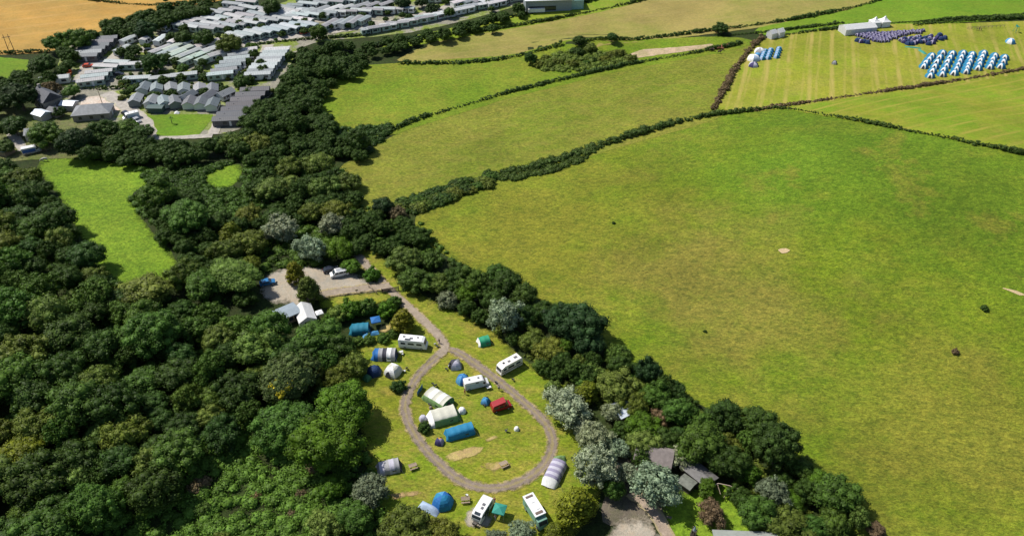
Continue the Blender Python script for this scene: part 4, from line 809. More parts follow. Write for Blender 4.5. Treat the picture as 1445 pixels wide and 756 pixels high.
# hidden roofs beside the campsite
gable('blue_roofed_hut', 883, 583, (1, -.5), 6.0, 4.2, 2.2, .6, m_sheet, m_wood, 'pale blue roofed hut half hidden by silver trees', 'hut', windows=False)
gable('barn', 922, 650, (1, .25), 7.4, 5.6, 2.6, 1.5, m_brownroof, m_woodd, 'brown roofed barn among silver trees', 'barn', windows=False)
gable('dark_shed', 984, 676, (1, .8), 6.5, 3.4, 2.3, .5, plain('tarred_roof', (.12, .115, .11), .45, var=.3), m_woodd, 'dark shed with glossy roof above the wooden frame', 'shed', windows=False)
gable('dark_hut', 968, 688, (1, .7), 2.6, 2.2, 1.9, .3, plain('mossy_roof', (.16, .17, .14), .8, var=.3), m_woodd, 'small dark hut in front of the glossy dark shed', 'shed', windows=False)
gable('long_hut', 1055, 774, (1, .04), 13, 4.2, 2.2, .4, plain('grey_green_roof', (.27, .29, .26), .8), m_wood, 'long grey-green roofed hut cut by the lower frame', 'hut', windows=False)
gable('grey_hut', 407, 449, (1, -.4), 5.2, 4.2, 2.3, .25, m_bluegrey, m_wood, 'flat grey-roofed hut beside the white marquee', 'hut', windows=True)

# ------------------------------------------------------------------ cloth
cream = fabric('cream_cloth', (.72, .71, .60)); whitec = fabric('white_cloth', (.86, .86, .84), thin=.06); blue = fabric('blue_cloth', (.02, .17, .50)); sky_ = fabric('sky_blue_cloth', (.10, .36, .66))
teal = fabric('teal_cloth', (.015, .22, .33)); navy = fabric('navy_cloth', (.012, .045, .14)); green = fabric('green_cloth', (.20, .34, .12)); dgreen = fabric('dark_green_cloth', (.06, .20, .08)); emer = fabric('emerald_cloth', (.03, .36, .19))
grey = fabric('grey_cloth', (.42, .42, .44)); dgrey = fabric('dark_grey_cloth', (.05, .05, .07)); lilac = fabric('lilac_cloth', (.36, .33, .47)); palel = fabric('pale_lilac_cloth', (.62, .60, .70)); orange = fabric('orange_cloth', (.75, .36, .06)); purple = fabric('purple_cloth', (.05, .04, .15)); jade = fabric('jade_cloth', (.04, .33, .26)); azure = fabric('azure_cloth', (.02, .25, .46))
brownc = fabric('brown_cloth', (.30, .23, .20)); m_pole = plain('tent_pole', (.35, .35, .36), .4, .5); m_open = plain('tent_opening', (.03, .03, .04), .9)
paleblue = fabric('pale_blue_cloth', (.45, .58, .78))
def arch(x, w_, h, n=13, pw=0.75, lean=0):
    out = []
    for i in range(n):
        a = math.pi*i/(n-1); c, s = math.cos(a), math.sin(a)
        out.append((x+lean*abs(s), math.copysign(abs(c)**pw, c)*w_/2, h*abs(s)**pw))
    return out
def guys(e, pts):
    for a, b in pts: MB().tube(a, b, .02, n=4).build('guy_rope', m_pole, e)
def tunnel(px, py, ax, L, w_, h, bands, label, front=None, back=None, slope=(.9, .5), fh=.9, name='tunnel_tent', group=None, pw=.75, door=True, low=None):
    """bands: cloth per length; the tent runs along x, its front at +x."""
    p = ground_point(px, py); e = empty(name, (p.x, p.y, p.z+.07), bearing(px, py, *ax), label, 'tent', group)
    n = len(bands); x0, x1 = -L/2+slope[0], L/2-slope[1]; xsn = [x0+(x1-x0)*i/n for i in range(n+1)]
    mats = []
    for b in bands:
        if b not in mats: mats.append(b)
    rings = []; mi = []
    for i in range(n):
        a, b = xsn[i], xsn[i+1]
        for k in range(4):
            t = k/4; sag = 1-.06*math.sin(math.pi*t); hh = (fh+(1-fh)*min(1, (i+t)/max(1, n*.6)))
            rings.append(arch(a+(b-a)*t, w_*(sag*.3+.7), h*hh*sag, pw=pw)); mi.append(mats.index(bands[i]))
    rings.append(arch(x1, w_, h, pw=pw))
    fl = MB().loft(rings, mi[:len(rings)-1], False, False)
    if low:
        mats.append(low); per_ = len(rings[0])-1
        for q in range(len(fl.m)):
            if q % per_ < 3 or q % per_ >= per_-3: fl.m[q] = len(mats)-1
    fl.build('flysheet', mats, e, smooth=True)
    a = arch(x0, w_, h*fh, pw=pw); MB().loft([[(-L/2+.0+.3*(1-abs(q[1])/(w_/2)), q[1]*.8, q[2]*.12) for q in a], a], 0, False, False).build('back_panel', back or bands[0], e, smooth=True)
    f = arch(x1, w_, h, pw=pw); MB().loft([f, [(L/2-.2*abs(q[1])/(w_/2), q[1]*.86, q[2]*.15) for q in f]], 0, False, False).build('front_panel', front or bands[-1], e, smooth=True)
    if door:
        k = slope[1]/h
        MB().plate([(L/2-.02, -.5, .1), (L/2-.02, .5, .1), (x1+.12*h*k+.05, .45, h*.8), (x1+.12*h*k+.05, -.45, h*.8)], .06).build('door', m_open, e)
    for s in (-1, 1): MB().box((x0+(x1-x0)*.72, s*w_*.485, h*.42), (.8, .06, .35)).build('window', m_glass, e)
    MB().tube((x1, w_*.45, h*.7), (x1+1.0, w_*.9, 0), .015, n=4).build('guy_rope', m_pole, e); MB().tube((x1, -w_*.45, h*.7), (x1+1.0, -w_*.9, 0), .015, n=4).build('guy_rope', m_pole, e)
    return e
tunnel(543, 503, (1, .02), 6.6, 3.6, 2.2, [blue, grey, dgrey, whitec, grey], 'striped grey tunnel tent with blue back end below the white motorhome', navy, blue)
tunnel(508, 467, (1, -.05), 5.6, 3.6, 2.1, [teal, teal, teal], 'dark teal tunnel tent inside the leafy hedges')
tunnel(618, 565, (1, .62), 7.4, 4.4, 2.2, [cream, whitec, cream, whitec, cream], 'cream and green tunnel tent with dark green front by the loop track', dgreen, green, low=green)
tunnel(626, 590, (1, -.27), 7.6, 4.4, 2.2, [cream, cream, cream], 'large cream tunnel tent with green side inside the loop', dgreen, whitec, (1.2, 1.0), 1.0, pw=.55, low=green)
tunnel(649, 612, (1, -.27), 7.0, 2.9, 2.1, [azure, azure, azure, azure], 'long bright blue tunnel tent inside the loop', azure, azure, (.5, .5), .85, pw=.6)
tunnel(549, 661, (1, -.2), 5.6, 3.3, 2.0, [palel, grey, palel, grey], 'grey tunnel tent alone at the shaded edge left of the loop', dgrey, grey, (.8, .6), .8)
tunnel(782, 670, (-.5, 1), 7.4, 3.6, 1.9, [lilac, palel, lilac, palel, lilac, palel, lilac], 'lilac striped tunnel tent under the silver trees', whitec, lilac, (.6, 1.5), .9)
tunnel(683, 484, (1, -.25), 3.6, 2.8, 1.9, [emer, emer], 'emerald tent across the drive from the motorhome', dgreen, whitec, (.5, .5), .9)
def dome(px, py, rz, d, h, mats, label, name='dome_tent', n=8, group=None, doorpanel=None, kdoor=0, pw=.8, base=1.0):
    """Dome with n panels whose cloth cycles through mats."""
    p = ground_point(px, py); e = empty(name, (p.x, p.y, p.z+.07), rz, label, 'tent', group)
    fly, dr = dome_mesh(d, h, mats, n, pw, kdoor); link('flysheet', fly, e); link('door', dr, e)
    if doorpanel: pass
    return e
def dome_mesh(d, h, mats, n=8, pw=.8, kdoor=0):
    m = MB(); rows = 6; um = []
    for q in mats:
        if q not in um: um.append(q)
    sub = 2; N_ = n*sub
    def pt(i, j):
        t = j/rows; a = 2*math.pi*i/N_; r = d/2*math.cos(t*math.pi/2)**pw; fl = math.cos(math.pi/n)/math.cos((a % (2*math.pi/n))-math.pi/n)
        r *= fl*.6+.4*1.0
        return (r*math.cos(a), r*math.sin(a), h*math.sin(t*math.pi/2)**1.05)
    for i in range(N_):
        for j in range(rows):
            q = [pt(i, j), pt(i+1, j), pt(i+1, j+1), pt(i, j+1)] if j < rows-1 else [pt(i, j), pt(i+1, j), (0, 0, h)]
            m.add(q, [tuple(range(len(q)))], um.index(mats[(i//sub) % len(mats)]))
    me = m.mesh('flysheet', um)
    bm = bmesh.new(); bm.from_mesh(me); bmesh.ops.remove_doubles(bm, verts=bm.verts, dist=.002); bm.to_mesh(me); bm.free()
    a0 = 2*math.pi*(kdoor+.25)/n; a1 = 2*math.pi*(kdoor+.75)/n
    def dp(a, t, k=1.02): r = d/2*math.cos(t*math.pi/2)**pw*k; return Vector((r*math.cos(a), r*math.sin(a), h*math.sin(t*math.pi/2)+.02))
    am = (a0+a1)/2
    return me, MB().plate([dp(a0, .05), dp(a1, .05), dp(a1*.6+am*.4, .45), dp(am, .62, 1.04), dp(a0*.6+am*.4, .45)], .05).mesh('door', m_open)
SUNF = bearing(1340, 90, .2, 1)
dome(555, 526, .3, 4.6, 2.3, [whitec, cream], 'cream white event shelter with arched openings beside the dark blue tent', 'event_shelter', 4, pw=.6, kdoor=2)
dome(528, 526, .5, 3.8, 1.9, [navy], 'dark blue tent in the shade of the olive domed tree', n=6); dome(518, 535, .2, 2.4, 1.3, [dgreen], 'small green tent in the shade of the olive domed tree', n=4)
dome(643, 517, -.6, 3.6, 2.0, [grey, dgrey, dgrey, palel], 'grey dome tent with dark front near the track fork', n=4, kdoor=2)
dome(653, 538, .2, 3.4, 2.0, [blue, sky_], 'blue dome tent behind the white panel van', n=6)
dome(685, 568, .4, 2.5, 1.4, [sky_, azure], 'small sky blue tent next to the red camper van', n=4); dome(620, 625, .5, 2.4, 1.3, [orange, purple, purple, lilac], 'tiny orange and purple tent at the end of the long blue tent', n=4)
dome(625, 710, .26, 4.6, 2.6, [blue, sky_, azure, blue, azure, azure], 'blue six-sided tent near the picnic table', 'hexagonal_tent', 6, pw=.9)
dome(1177, 91, .3, 2.6, 1.5, [grey, dgrey], 'lone grey dome tent in the middle of the camping field', n=4); dome(1425, 61, .3, 4.2, 2.0, [sky_, whitec], 'lone blue dome tent near the right edge of the camping field', n=6)
# loose tarpaulins
def tarp(px, py, ax, L, W, h, mat, label, seed=0, name='tarpaulin'):
    p = ground_point(px, py); r_ = random.Random(seed); rings = []
    for i in range(9):
        x = -L/2+L*i/8; k = math.sin(math.pi*i/8)**.5
        rings.append([(x, y*W/2, .05+max(0, h*k*(1-abs(y)**1.6)*r_.uniform(.75, 1.1))) for y in (-1, -.7, -.35, 0, .35, .7, 1)])
    o = MB().loft(rings, 0, False, False).build(name, mat, None, smooth=True); o.location = (p.x, p.y, p.z+.08); o.rotation_euler.z = bearing(px, py, *ax)
    return tag(o, label, 'tarpaulin')
tarp(523, 472, (1, -.25), 4.2, 1.6, .8, sky_, 'blue tarpaulin in front of the teal tent', 1); tarp(606, 718, (1, .5), 4.6, 2.0, 1.3, paleblue, 'pale blue tarpaulin beside the blue six-sided tent', 2); tarp(790, 648, (1, -.1), 2.6, 1.8, 1.1, green, 'green cloth bundle behind the lilac tent', 3)
tarp(250, 160, (1, 0), 2, 1.5, .8, whitec, 'white cover between the chalets along the lawn', 5); tarp(1288, 68, (1, .1), 7, 1.2, .5, jade, 'green netting heap between purple and blue tents', 6); tarp(1301, 74, (.8, .5), 5, 1.6, .7, jade, 'second green netting heap nearer the blue tents', 7)
def canopy(px, py, rz, W, h, top, label, mat, legs=True, name='canopy_shelter', group=None):
    p = ground_point(px, py); e = empty(name, (p.x, p.y, p.z+.07), rz, label, 'shelter', group); w2 = W/2
    vs = [(-w2, -w2, h), (w2, -w2, h), (w2, w2, h), (-w2, w2, h), (0, 0, h+top)]
    m = MB().add(vs+[(x, y, z-.25) for x, y, z in vs[:4]], [(0, 1, 4), (1, 2, 4), (2, 3, 4), (3, 0, 4), (5, 6, 1, 0), (6, 7, 2, 1), (7, 8, 3, 2), (8, 5, 0, 3)])
    m.build('roof', mat, e)
    for x in (-1, 1):
        for y in (-1, 1): MB().tube((x*(w2-.05), y*(w2-.05), 0), (x*(w2-.05), y*(w2-.05), h), .035).build('leg', m_pole, e)
    return e
canopy(705, 727, bearing(705, 727, 1, .25), 2.5, 2.2, .55, 'green awning canopy beside the white touring caravan', jade); canopy(531, 459, .3, 2.4, 2.0, .5, 'blue canopy shelter behind the teal tent', blue); canopy(452, 449, .5, 1.8, 2.0, .4, 'small pale canopy at the end of the white marquee', whitec)
marq = fabric('marquee_cloth', (.88, .88, .87), thin=.38)
def marquee(px, py, ax, L, W, hw, rise, label, mat=marq, name='marquee'):
    p = ground_point(px, py); e = empty(name, (p.x, p.y, p.z+.05), bearing(px, py, *ax), label, 'marquee')
    MB().box((0, 0, hw/2-.1), (L, W, hw+.2)).add([(s*L/2, y, z) for s in (-1, 1) for y, z in ((-W/2, hw), (W/2, hw), (0, hw+rise-.05))], [(0, 1, 2), (3, 4, 5)]).build('wall', mat, e)
    m = MB(); n = max(2, int(L/3)); 
    rings = [[(-L/2-.1+(L+.2)*i/n, y, z) for y, z in ((-W/2-.12, hw-.1), (0, hw+rise), (W/2+.12, hw-.1), (0, hw+rise-.12))] for i in range(n+1)]
    m.loft(rings).build('roof', mat, e)
    for s in (-1, 1):
        for i in range(max(1, n//2)): MB().box((-L/2+(i+.5)*L/max(1, n//2), s*(W/2+.02), hw*.55), (L/n*.9, .05, hw*.4)).build('window', plain('clear_plastic', (.55, .58, .6), .3), e)
    MB().box((L/2+.02, 0, hw*.45), (.06, W*.4, hw*.85)).build('door', m_open if L < 7 else grey, e)
    return e
marquee(432, 450, (.38, 1), 6.6, 4.4, 2.0, 1.3, 'white ridge marquee beside the flat grey hut'); marquee(1209, 45, (1, -.12), 15, 6.0, 2.5, 1.2, 'long white marquee at the back of the camping field'); 
marquee(1088, 54, (1, -.35), 3.2, 3.2, 2.6, 1.2, 'left white box tent by the hedge corner'); marquee(1099, 52, (1, -.35), 3.2, 3.2, 2.6, 1.2, 'right white box tent by the hedge corner')
def pagoda(px, py, W, label):
    p = ground_point(px, py); e = empty('pagoda_tent', (p.x, p.y, p.z+.05), .2, label, 'marquee'); w2 = W/2
    MB().box((0, 0, 1.25), (W-.1, W-.1, 2.5)).build('wall', whitec, e)
    rings = [[(a*w2*k, b*w2*k, z) for a, b in ((-1, -1), (1, -1), (1, 1), (-1, 1))] for k, z in ((1.04, 2.45), (.6, 3.0), (.3, 3.6), (.03, 4.6))]
    MB().loft(rings).build('roof', whitec, e)
pagoda(1233, 38, 4, 'left peaked white pagoda tent beside the long marquee'); pagoda(1246, 37, 4, 'right peaked white pagoda tent beside the long marquee')

# blue and white festival tents in slanting rows
ff, dd = dome_mesh(3.9, 2.0, [azure, sky_, azure, azure, whitec, azure], 6, .75, 4); 
proto = None
ROWS = [((670, 405), (730, 325), 4), ((718, 478), (812, 303), 6), ((808, 467), (890, 308), 6), ((903, 457), (972, 305), 6), ((990, 445), (1042, 315), 6), ((1085, 418), (1130, 305), 5), ((1175, 408), (1212, 325), 4), ((1262, 404), (1290, 338), 3)]
for j, (a, b, n) in enumerate(ROWS):
    for i in range(n):
        t = i/(n-1); px, py = 1180+(a[0]+(b[0]-a[0])*t)/5.453, 20+(a[1]+(b[1]-a[1])*t)/5.453+2; p = ground_point(px, py)
        lab = 'blue and white dome tent, %s row from the left, %s from the hedge' % (ORD[j+1], ORD[i+1]); rz = rg.uniform(-.8, -.35)
        if proto is None:
            proto = empty('festival_tent', (p.x, p.y, p.z+.08), rz, lab, 'tent', 'blue and white tents in slanting rows'); link('flysheet', ff, proto); link('door', dd, proto)
        else: dup(proto, (p.x, p.y, p.z+.08), rz, lab)
fp, dp_ = dome_mesh(2.3, 1.35, [purple, navy, purple, lilac], 4, .8, 3); f2, d2 = dome_mesh(2.8, 1.6, [purple, navy, navy, lilac], 4, .8, 3)
protop = None
for k, (ln, n) in enumerate([(530, 22), (490, 20), (330, 14), (270, 11), (225, 9), (160, 6), (90, 4)]):
    for i in range(n):
        px, py = 1180+(160+k*26+i*24+rg.uniform(-5, 5))/5.453, 20+(170+k*8-i*1.5+rg.uniform(-3, 3))/5.453; p = ground_point(px, py)
        lab = 'small purple dome tent, %s line from the back, %s from the left' % (ORD[k+1], ORD[i+1])
        if protop is None:
            protop = empty('purple_tent', (p.x, p.y, p.z+.08), SUNF, lab, 'tent', 'small purple tents in lines'); link('flysheet', fp, protop); link('door', dp_, protop)
        else: dup(protop, (p.x, p.y, p.z+.08), rg.uniform(-1.8, -.8), lab)
pm = None
for k, (a, b, n) in enumerate([((500, 208), (640, 188), 6), ((520, 225), (700, 195), 8), ((545, 240), (700, 215), 7), ((705, 240), (725, 180), 4), ((740, 230), (790, 175), 4), ((800, 200), (825, 195), 2), ((158, 212), (232, 228), 5)]):
    for i in range(n):
        t = i/max(1, n-1); p = ground_point(1180+(a[0]+(b[0]-a[0])*t+rg.uniform(-6, 6))/5.453, 20+(a[1]+(b[1]-a[1])*t+rg.uniform(-4, 4))/5.453)
        lab = 'lilac and blue tent, %s line of the loose group, %s from the left' % (ORD[k+1], ORD[i+1])
        if pm is None:
            pm = empty('lilac_tent', (p.x, p.y, p.z+.08), SUNF, lab, 'tent', 'lilac and blue tents in a loose group'); link('flysheet', f2, pm); link('door', d2, pm)
        else: dup(pm, (p.x, p.y, p.z+.08), rg.uniform(0, 6), lab)
fb, db = dome_mesh(2.9, 1.6, [teal, sky_, paleblue], 6, .75, 4)
for j, (a, b) in enumerate([((545, 465), (575, 395)), ((605, 460), (632, 385)), ((690, 448), (715, 372))]):
    for i in range(4):
        t = i/3; p = ground_point(1000+(a[0]+(b[0]-a[0])*t)/7.225, 20+(a[1]+(b[1]-a[1])*t)/7.225)
        e = empty('small_blue_tent', (p.x, p.y, p.z+.08), SUNF, 'small teal tent, %s short line from the left, %s from the front' % (ORD[j+1], ORD[i+1]), 'tent', 'small teal tents in short lines'); link('flysheet', fb, e); link('door', db, e)
dome(1072, 75, .4, 5, 2.2, [whitec, grey], 'white dome tent at the back of the small teal lines', n=6); dome(1063, 85, .2, 5.6, 2.3, [whitec, paleblue, whitec], 'white and blue dome tent left of the small teal lines', n=6); dome(1063, 94, .2, 4.4, 1.8, [palel, purple], 'purple and white dome tent in front of the white ones', n=6); dome(1069, 80, .2, 3, 1.6, [sky_], 'sky blue dome tent between the two white ones', n=6)

# ------------------------------------------------------------------ vehicles
def wheel(e, x, y, r=.33):
    s = 1 if y > 0 else -1
    t = MB().tube((x, y-s*.11, r), (x, y+s*.11, r), r, n=16).build('tyre', m_tyre, None, .02)
    wdl = bpy.data.objects.new('wheel', None); bpy.data.objects.remove(wdl)
    t.name = 'wheel'; t.parent = e
    MB().tube((x, y+s*.112, r), (x, y+s*.135, r), r*.62, n=14).build('rim', m_rim, t)
def edge_plate(e, name, prof, i, w_, mat, a=.08, b=.92, k=.86, th=.02):
    """A pane lying on one face of the side outline."""
    (x0, z0), (x1, z1) = prof[i], prof[(i+1) % len(prof)]
    A = (x0+(x1-x0)*a, z0+(z1-z0)*a); B = (x0+(x1-x0)*b, z0+(z1-z0)*b); d = Vector((x1-x0, z1-z0)).normalized(); n = Vector((-d.y, d.x))*th
    vs = [(q[0]+o*n.x, y, q[1]+o*n.y) for o in (-.3, 1) for q in (A, B) for y in (-w_/2*k, w_/2*k)]
    MB().add(vs, [(0, 1, 3, 2), (4, 6, 7, 5), (0, 2, 6, 4), (1, 5, 7, 3), (0, 4, 5, 1), (2, 3, 7, 6)]).build(name, mat, e)
def vehicle(name, px, py, ax, prof, w_, paint, label, cat, sides, wheels, panes=(), extra=None, bevel=.08, wr=.33, group=None):
    p = ground_point(px, py); e = empty(name, (p.x, p.y, p.z+.08), bearing(px, py, *ax), label, cat, group)
    MB().prism(prof, -w_/2, w_/2).build('body', paint, e, bevel)
    for x0, x1, z0, z1 in sides:
        for s in (-1, 1): MB().prism([(x0, z0), (x1, z0), (x1-.06, z1), (x0+.06, z1)], s*(w_/2+.012)-.012, s*(w_/2+.012)+.012).build('window', m_glass, e)
    for i, nm, a, b in panes: edge_plate(e, nm, prof, i, w_, m_glass, a, b)
    for x in wheels:
        for s in (-1, 1): wheel(e, x, s*(w_/2-.08), wr)
    xf = max(q[0] for q in prof); xb = min(q[0] for q in prof)
    for s in (-1, 1):
        MB().box((xf-.02, s*w_*.36, .75), (.1, .3, .16)).build('headlight', plain('lamp_glass', (.7, .7, .68), .15), e); MB().box((xb+.02, s*w_*.42, .85), (.1, .14, .3)).build('tail_light', plain('red_lens', (.4, .02, .02), .3), e)
    if extra: extra(e)
    return e
def hatch(e, x, y, z, a=.6, b=.5, m=None): MB().box((x, y, z), (a, b, .1)).build('roof_hatch', m or plain('hatch_grey', (.12, .12, .13), .4), e, .02)
# outline: counter-clockwise seen from -y? listed from rear bottom round the roof to the nose
P_MH = [(-3.6, .3), (-3.6, 2.75), (-3.3, 2.9), (2.3, 2.9), (2.9, 2.65), (3.25, 1.45), (3.5, 1.15), (3.55, .35)]
def mh_x(e):
    hatch(e, -2.3, .2, 2.93); hatch(e, -.4, -.2, 2.93, .8, .6); hatch(e, 1.2, .3, 2.93, .5, .4); MB().box((-1.2, -.75, 2.96), (1.4, .5, .08)).build('solar_panel', m_glass, e)
    MB().box((-.3, -1.14, .75), (5.8, .03, .14)).build('stripe', plain('silver_stripe', (.35, .35, .36), .4), e)
vehicle('motorhome', 584, 489, (1, .1), P_MH, 2.25, m_white, 'white motorhome at the upper end of the campsite', 'motorhome', [(-3.0, -1.8, 1.5, 2.1), (-1.2, .4, 1.5, 2.1), (1.0, 2.4, 1.5, 2.1)], (-2.0, 2.2), [(4, 'windscreen', .1, .92)], mh_x)
P_CV = [(-3.2, .3), (-3.25, 2.3), (-2.9, 2.75), (2.2, 2.75), (3.1, 2.3), (3.3, 1.2), (3.35, .35)]
def cv_x(e):
    hatch(e, -1.8, 0, 2.79, .9, .6); hatch(e, .3, .2, 2.79, .7, .5); hatch(e, 1.7, -.1, 2.79, .5, .5, m_glass)
    for s in (-1, 1): MB().box((0, s*1.135, 1.05), (6, .03, .3)).build('stripe', plain('brown_stripe', (.22, .16, .13), .5), e)
vehicle('camper', 719, 520, (-1, .55), P_CV, 2.2, plain('ivory_paint', (.72, .68, .62), .4, var=.05), 'ivory camper parked against the trees right of the drive', 'motorhome', [(-2.5, -1.2, 1.45, 2.05), (-.6, 1.2, 1.45, 2.05), (1.7, 2.6, 1.45, 2.05)], (-1.9, 2.1), [(4, 'windscreen', .15, .9)], cv_x)
P_VAN = [(-2.9, .3), (-2.95, 2.35), (-2.75, 2.55), (1.35, 2.55), (1.7, 2.4), (2.35, 1.35), (2.95, 1.1), (3.0, .35)]
def van_x(e):
    hatch(e, -1.6, .1, 2.59, .45, .45); hatch(e, .6, .1, 2.59, .45, .45)
    for s in (-1, 1): MB().box((-.7, s*1.005, 1.2), (4.1, .025, 1.4)).build('side_panel', plain('blue_grey_panel', (.42, .49, .54), .45), e); MB().box((1.85, s*1.14, 1.5), (.15, .25, .3)).build('mirror', m_tyre, e)
vehicle('panel_van', 672, 545, (1, -.22), P_VAN, 2.0, m_white, 'white high-roofed panel van in front of the blue dome tent', 'van', [(1.45, 2.1, 1.4, 1.95), (-.3, .5, 1.95, 2.3)], (-1.9, 2.0), [(4, 'windscreen', .08, .92)], van_x)
red = plain('red_paint', (.30, .015, .02), .3, var=.08)
P_T = [(-2.3, .3), (-2.35, 1.2), (-2.15, 1.95), (.9, 1.95), (1.75, 1.15), (2.35, .95), (2.4, .35)]
def red_x(e):
    q = MB().add([(-2.0, -.8, 1.98), (.7, -.8, 1.98), (.7, .8, 1.98), (-2.0, .8, 1.98), (.85, -.8, 2.5), (.85, .8, 2.5)], [(0, 1, 4), (3, 5, 2), (1, 2, 5, 4)]).build('roof_bellows', fabric('red_cloth', (.45, .03, .03)), e)
    MB().plate([(-2.1, -.85, 2.0), (.95, -.85, 2.55), (.95, .85, 2.55), (-2.1, .85, 2.0)], .09).build('pop_top', red, e)
vehicle('camper_van', 707, 576, (1, -.3), P_T, 1.9, red, 'dark red camper van with raised pop-top roof inside the loop', 'van', [(-2.0, -.9, 1.2, 1.75), (-.7, .3, 1.2, 1.75), (.5, 1.2, 1.2, 1.7)], (-1.5, 1.5), [(3, 'windscreen', .08, .9)], red_x)
P_TC = [(-3.0, .45), (-3.1, 1.3), (-2.6, 2.45), (-1.9, 2.65), (1.7, 2.65), (2.4, 2.3), (2.75, 1.5), (2.7, .45)]
def tc_x(e):
    hatch(e, -.3, .2, 2.69, .6, .6); hatch(e, .6, .3, 2.69, .6, .5); MB().plate([(1.78, -.6, 2.64), (2.3, -.6, 2.38), (2.3, .6, 2.38), (1.78, .6, 2.64)], .05).build('skylight', m_glass, e)
    a = MB().tube((2.7, -.5, .5), (3.9, 0, .45), .05); a.tube((2.7, .5, .5), (3.9, 0, .45), .05).box((3.3, 0, .75), (.5, .9, .5)); a.build('tow_hitch', m_skirt, e)
    MB().box((.2, 1.135, 1.5), (1.9, .04, 1.6)).build('awning_door', m_glass, e)
vehicle('touring_caravan', 681, 724, (-.62, 1), P_TC, 2.25, m_white, 'white touring caravan beside the green canopy', 'caravan', [(-2.2, -.9, 1.5, 2.15), (-.5, .9, 1.5, 2.15), (1.2, 2.1, 1.5, 2.15)], (-.2,), [(5, 'front_window', .12, .9)], tc_x)
# green lorry
P_LC = [(-3.2, .75), (-3.2, 3.15), (2.2, 3.15), (2.2, .75)]
def lr_x(e):
    MB().prism([(-3.27, 3.12), (2.27, 3.12), (2.27, 3.24), (-3.27, 3.24)], -1.2, 1.2).build('roof', m_white, e)
    for x, a, b in ((-2.6, .5, 1.6), (1.6, .6, 1.6)): hatch(e, x, 0, 3.27, a, b, plain('brown_panel', (.13, .09, .07), .6))
    hatch(e, -1.4, 0, 3.28, .8, .7, m_white); hatch(e, .4, .3, 3.28, .9, .7, m_white)
    MB().prism([(2.25, .5), (2.25, 2.5), (3.1, 2.45), (3.6, 1.5), (3.7, .5)], -1.05, 1.05).build('cab', plain('lorry_green', (.16, .32, .24), .5, var=.1), e, .06)
    edge_plate(e, 'windscreen', [(3.1, 2.45), (3.6, 1.5), (3.7, .5)], 0, 2.1, m_glass)
    MB().box((-.3, 0, .62), (6.4, .9, .2)).build('chassis', m_skirt, e)
vehicle('lorry', 755, 728, (.62, 1), P_LC, 2.3, plain('lorry_green', (.16, .32, .24), .5, var=.1), 'green box lorry with white roof at the lower frame', 'lorry', [(-2.0, -1.2, 1.9, 2.5)], (-2.0, 2.9), (), lr_x, .03, .45)
# cars
P_CAR = [(-2.1, .3), (-2.15, .85), (-1.85, 1.0), (-1.35, 1.45), (.35, 1.48), (1.15, .98), (2.05, .82), (2.15, .35)]
def car(px, py, ax, paint, label, group=None):
    def x_(e): MB().prism([(-1.3, 1.44), (.3, 1.465), (.3, 1.49), (-1.3, 1.475)], -.62, .62).build('roof', paint, e)
    return vehicle('parked_car', px, py, ax, P_CAR, 1.75, paint, label, 'car', [(-1.45, -.5, 1.0, 1.38), (-.4, .55, 1.0, 1.38)], (-1.3, 1.35), [(4, 'windscreen', .06, .94), (2, 'rear_window', .1, .9)], x_, .1, .32, group)
bluep = plain('blue_paint', (.03, .16, .36), .25, var=.05); darkp = plain('dark_paint', (.02, .025, .04), .25); silverp = plain('silver_paint', (.42, .43, .45), .3, .3)
car(378, 401, (1, -.15), bluep, 'blue car parked alone at the far side of the car park')
car(467, 383, (1, -.2), darkp, 'dark car in the shade behind the white minibus')
P_MB = [(-2.5, .3), (-2.55, 1.2), (-2.35, 2.0), (1.0, 2.0), (1.8, 1.2), (2.45, 1.0), (2.5, .35)]
vehicle('minibus', 479, 389, (-1, .2), P_MB, 1.95, m_white, 'white minibus with dark windows in the car park', 'van', [(-2.2, -1.2, 1.25, 1.8), (-1.1, .1, 1.25, 1.8), (.2, 1.2, 1.25, 1.75)], (-1.6, 1.6), [(3, 'windscreen', .08, .92)], lambda e: MB().box((-.6, 0, 2.03), (2.6, 1.3, .05)).build('roof_rack', silverp, e))
vehicle('delivery_van', 46, 216, (1, -.2), P_VAN, 2.0, m_white, 'white and blue van on the lane left of the clearing meadow', 'van', [(1.45, 2.1, 1.4, 1.95)], (-1.9, 2.0), [(4, 'windscreen', .08, .92)], lambda e: [MB().box((-.7, s*1.005, 1.4), (4.1, .025, 1.2)).build('side_panel', plain('royal_blue_panel', (.05, .13, .4), .5), e) for s in (-1, 1)])
vehicle('delivery_van', 186, 168, (-1, .25), P_VAN, 2.0, m_white, 'white van on the park road below the building yard', 'van', [(1.45, 2.1, 1.4, 1.95)], (-1.9, 2.0), [(4, 'windscreen', .08, .92)], van_x)
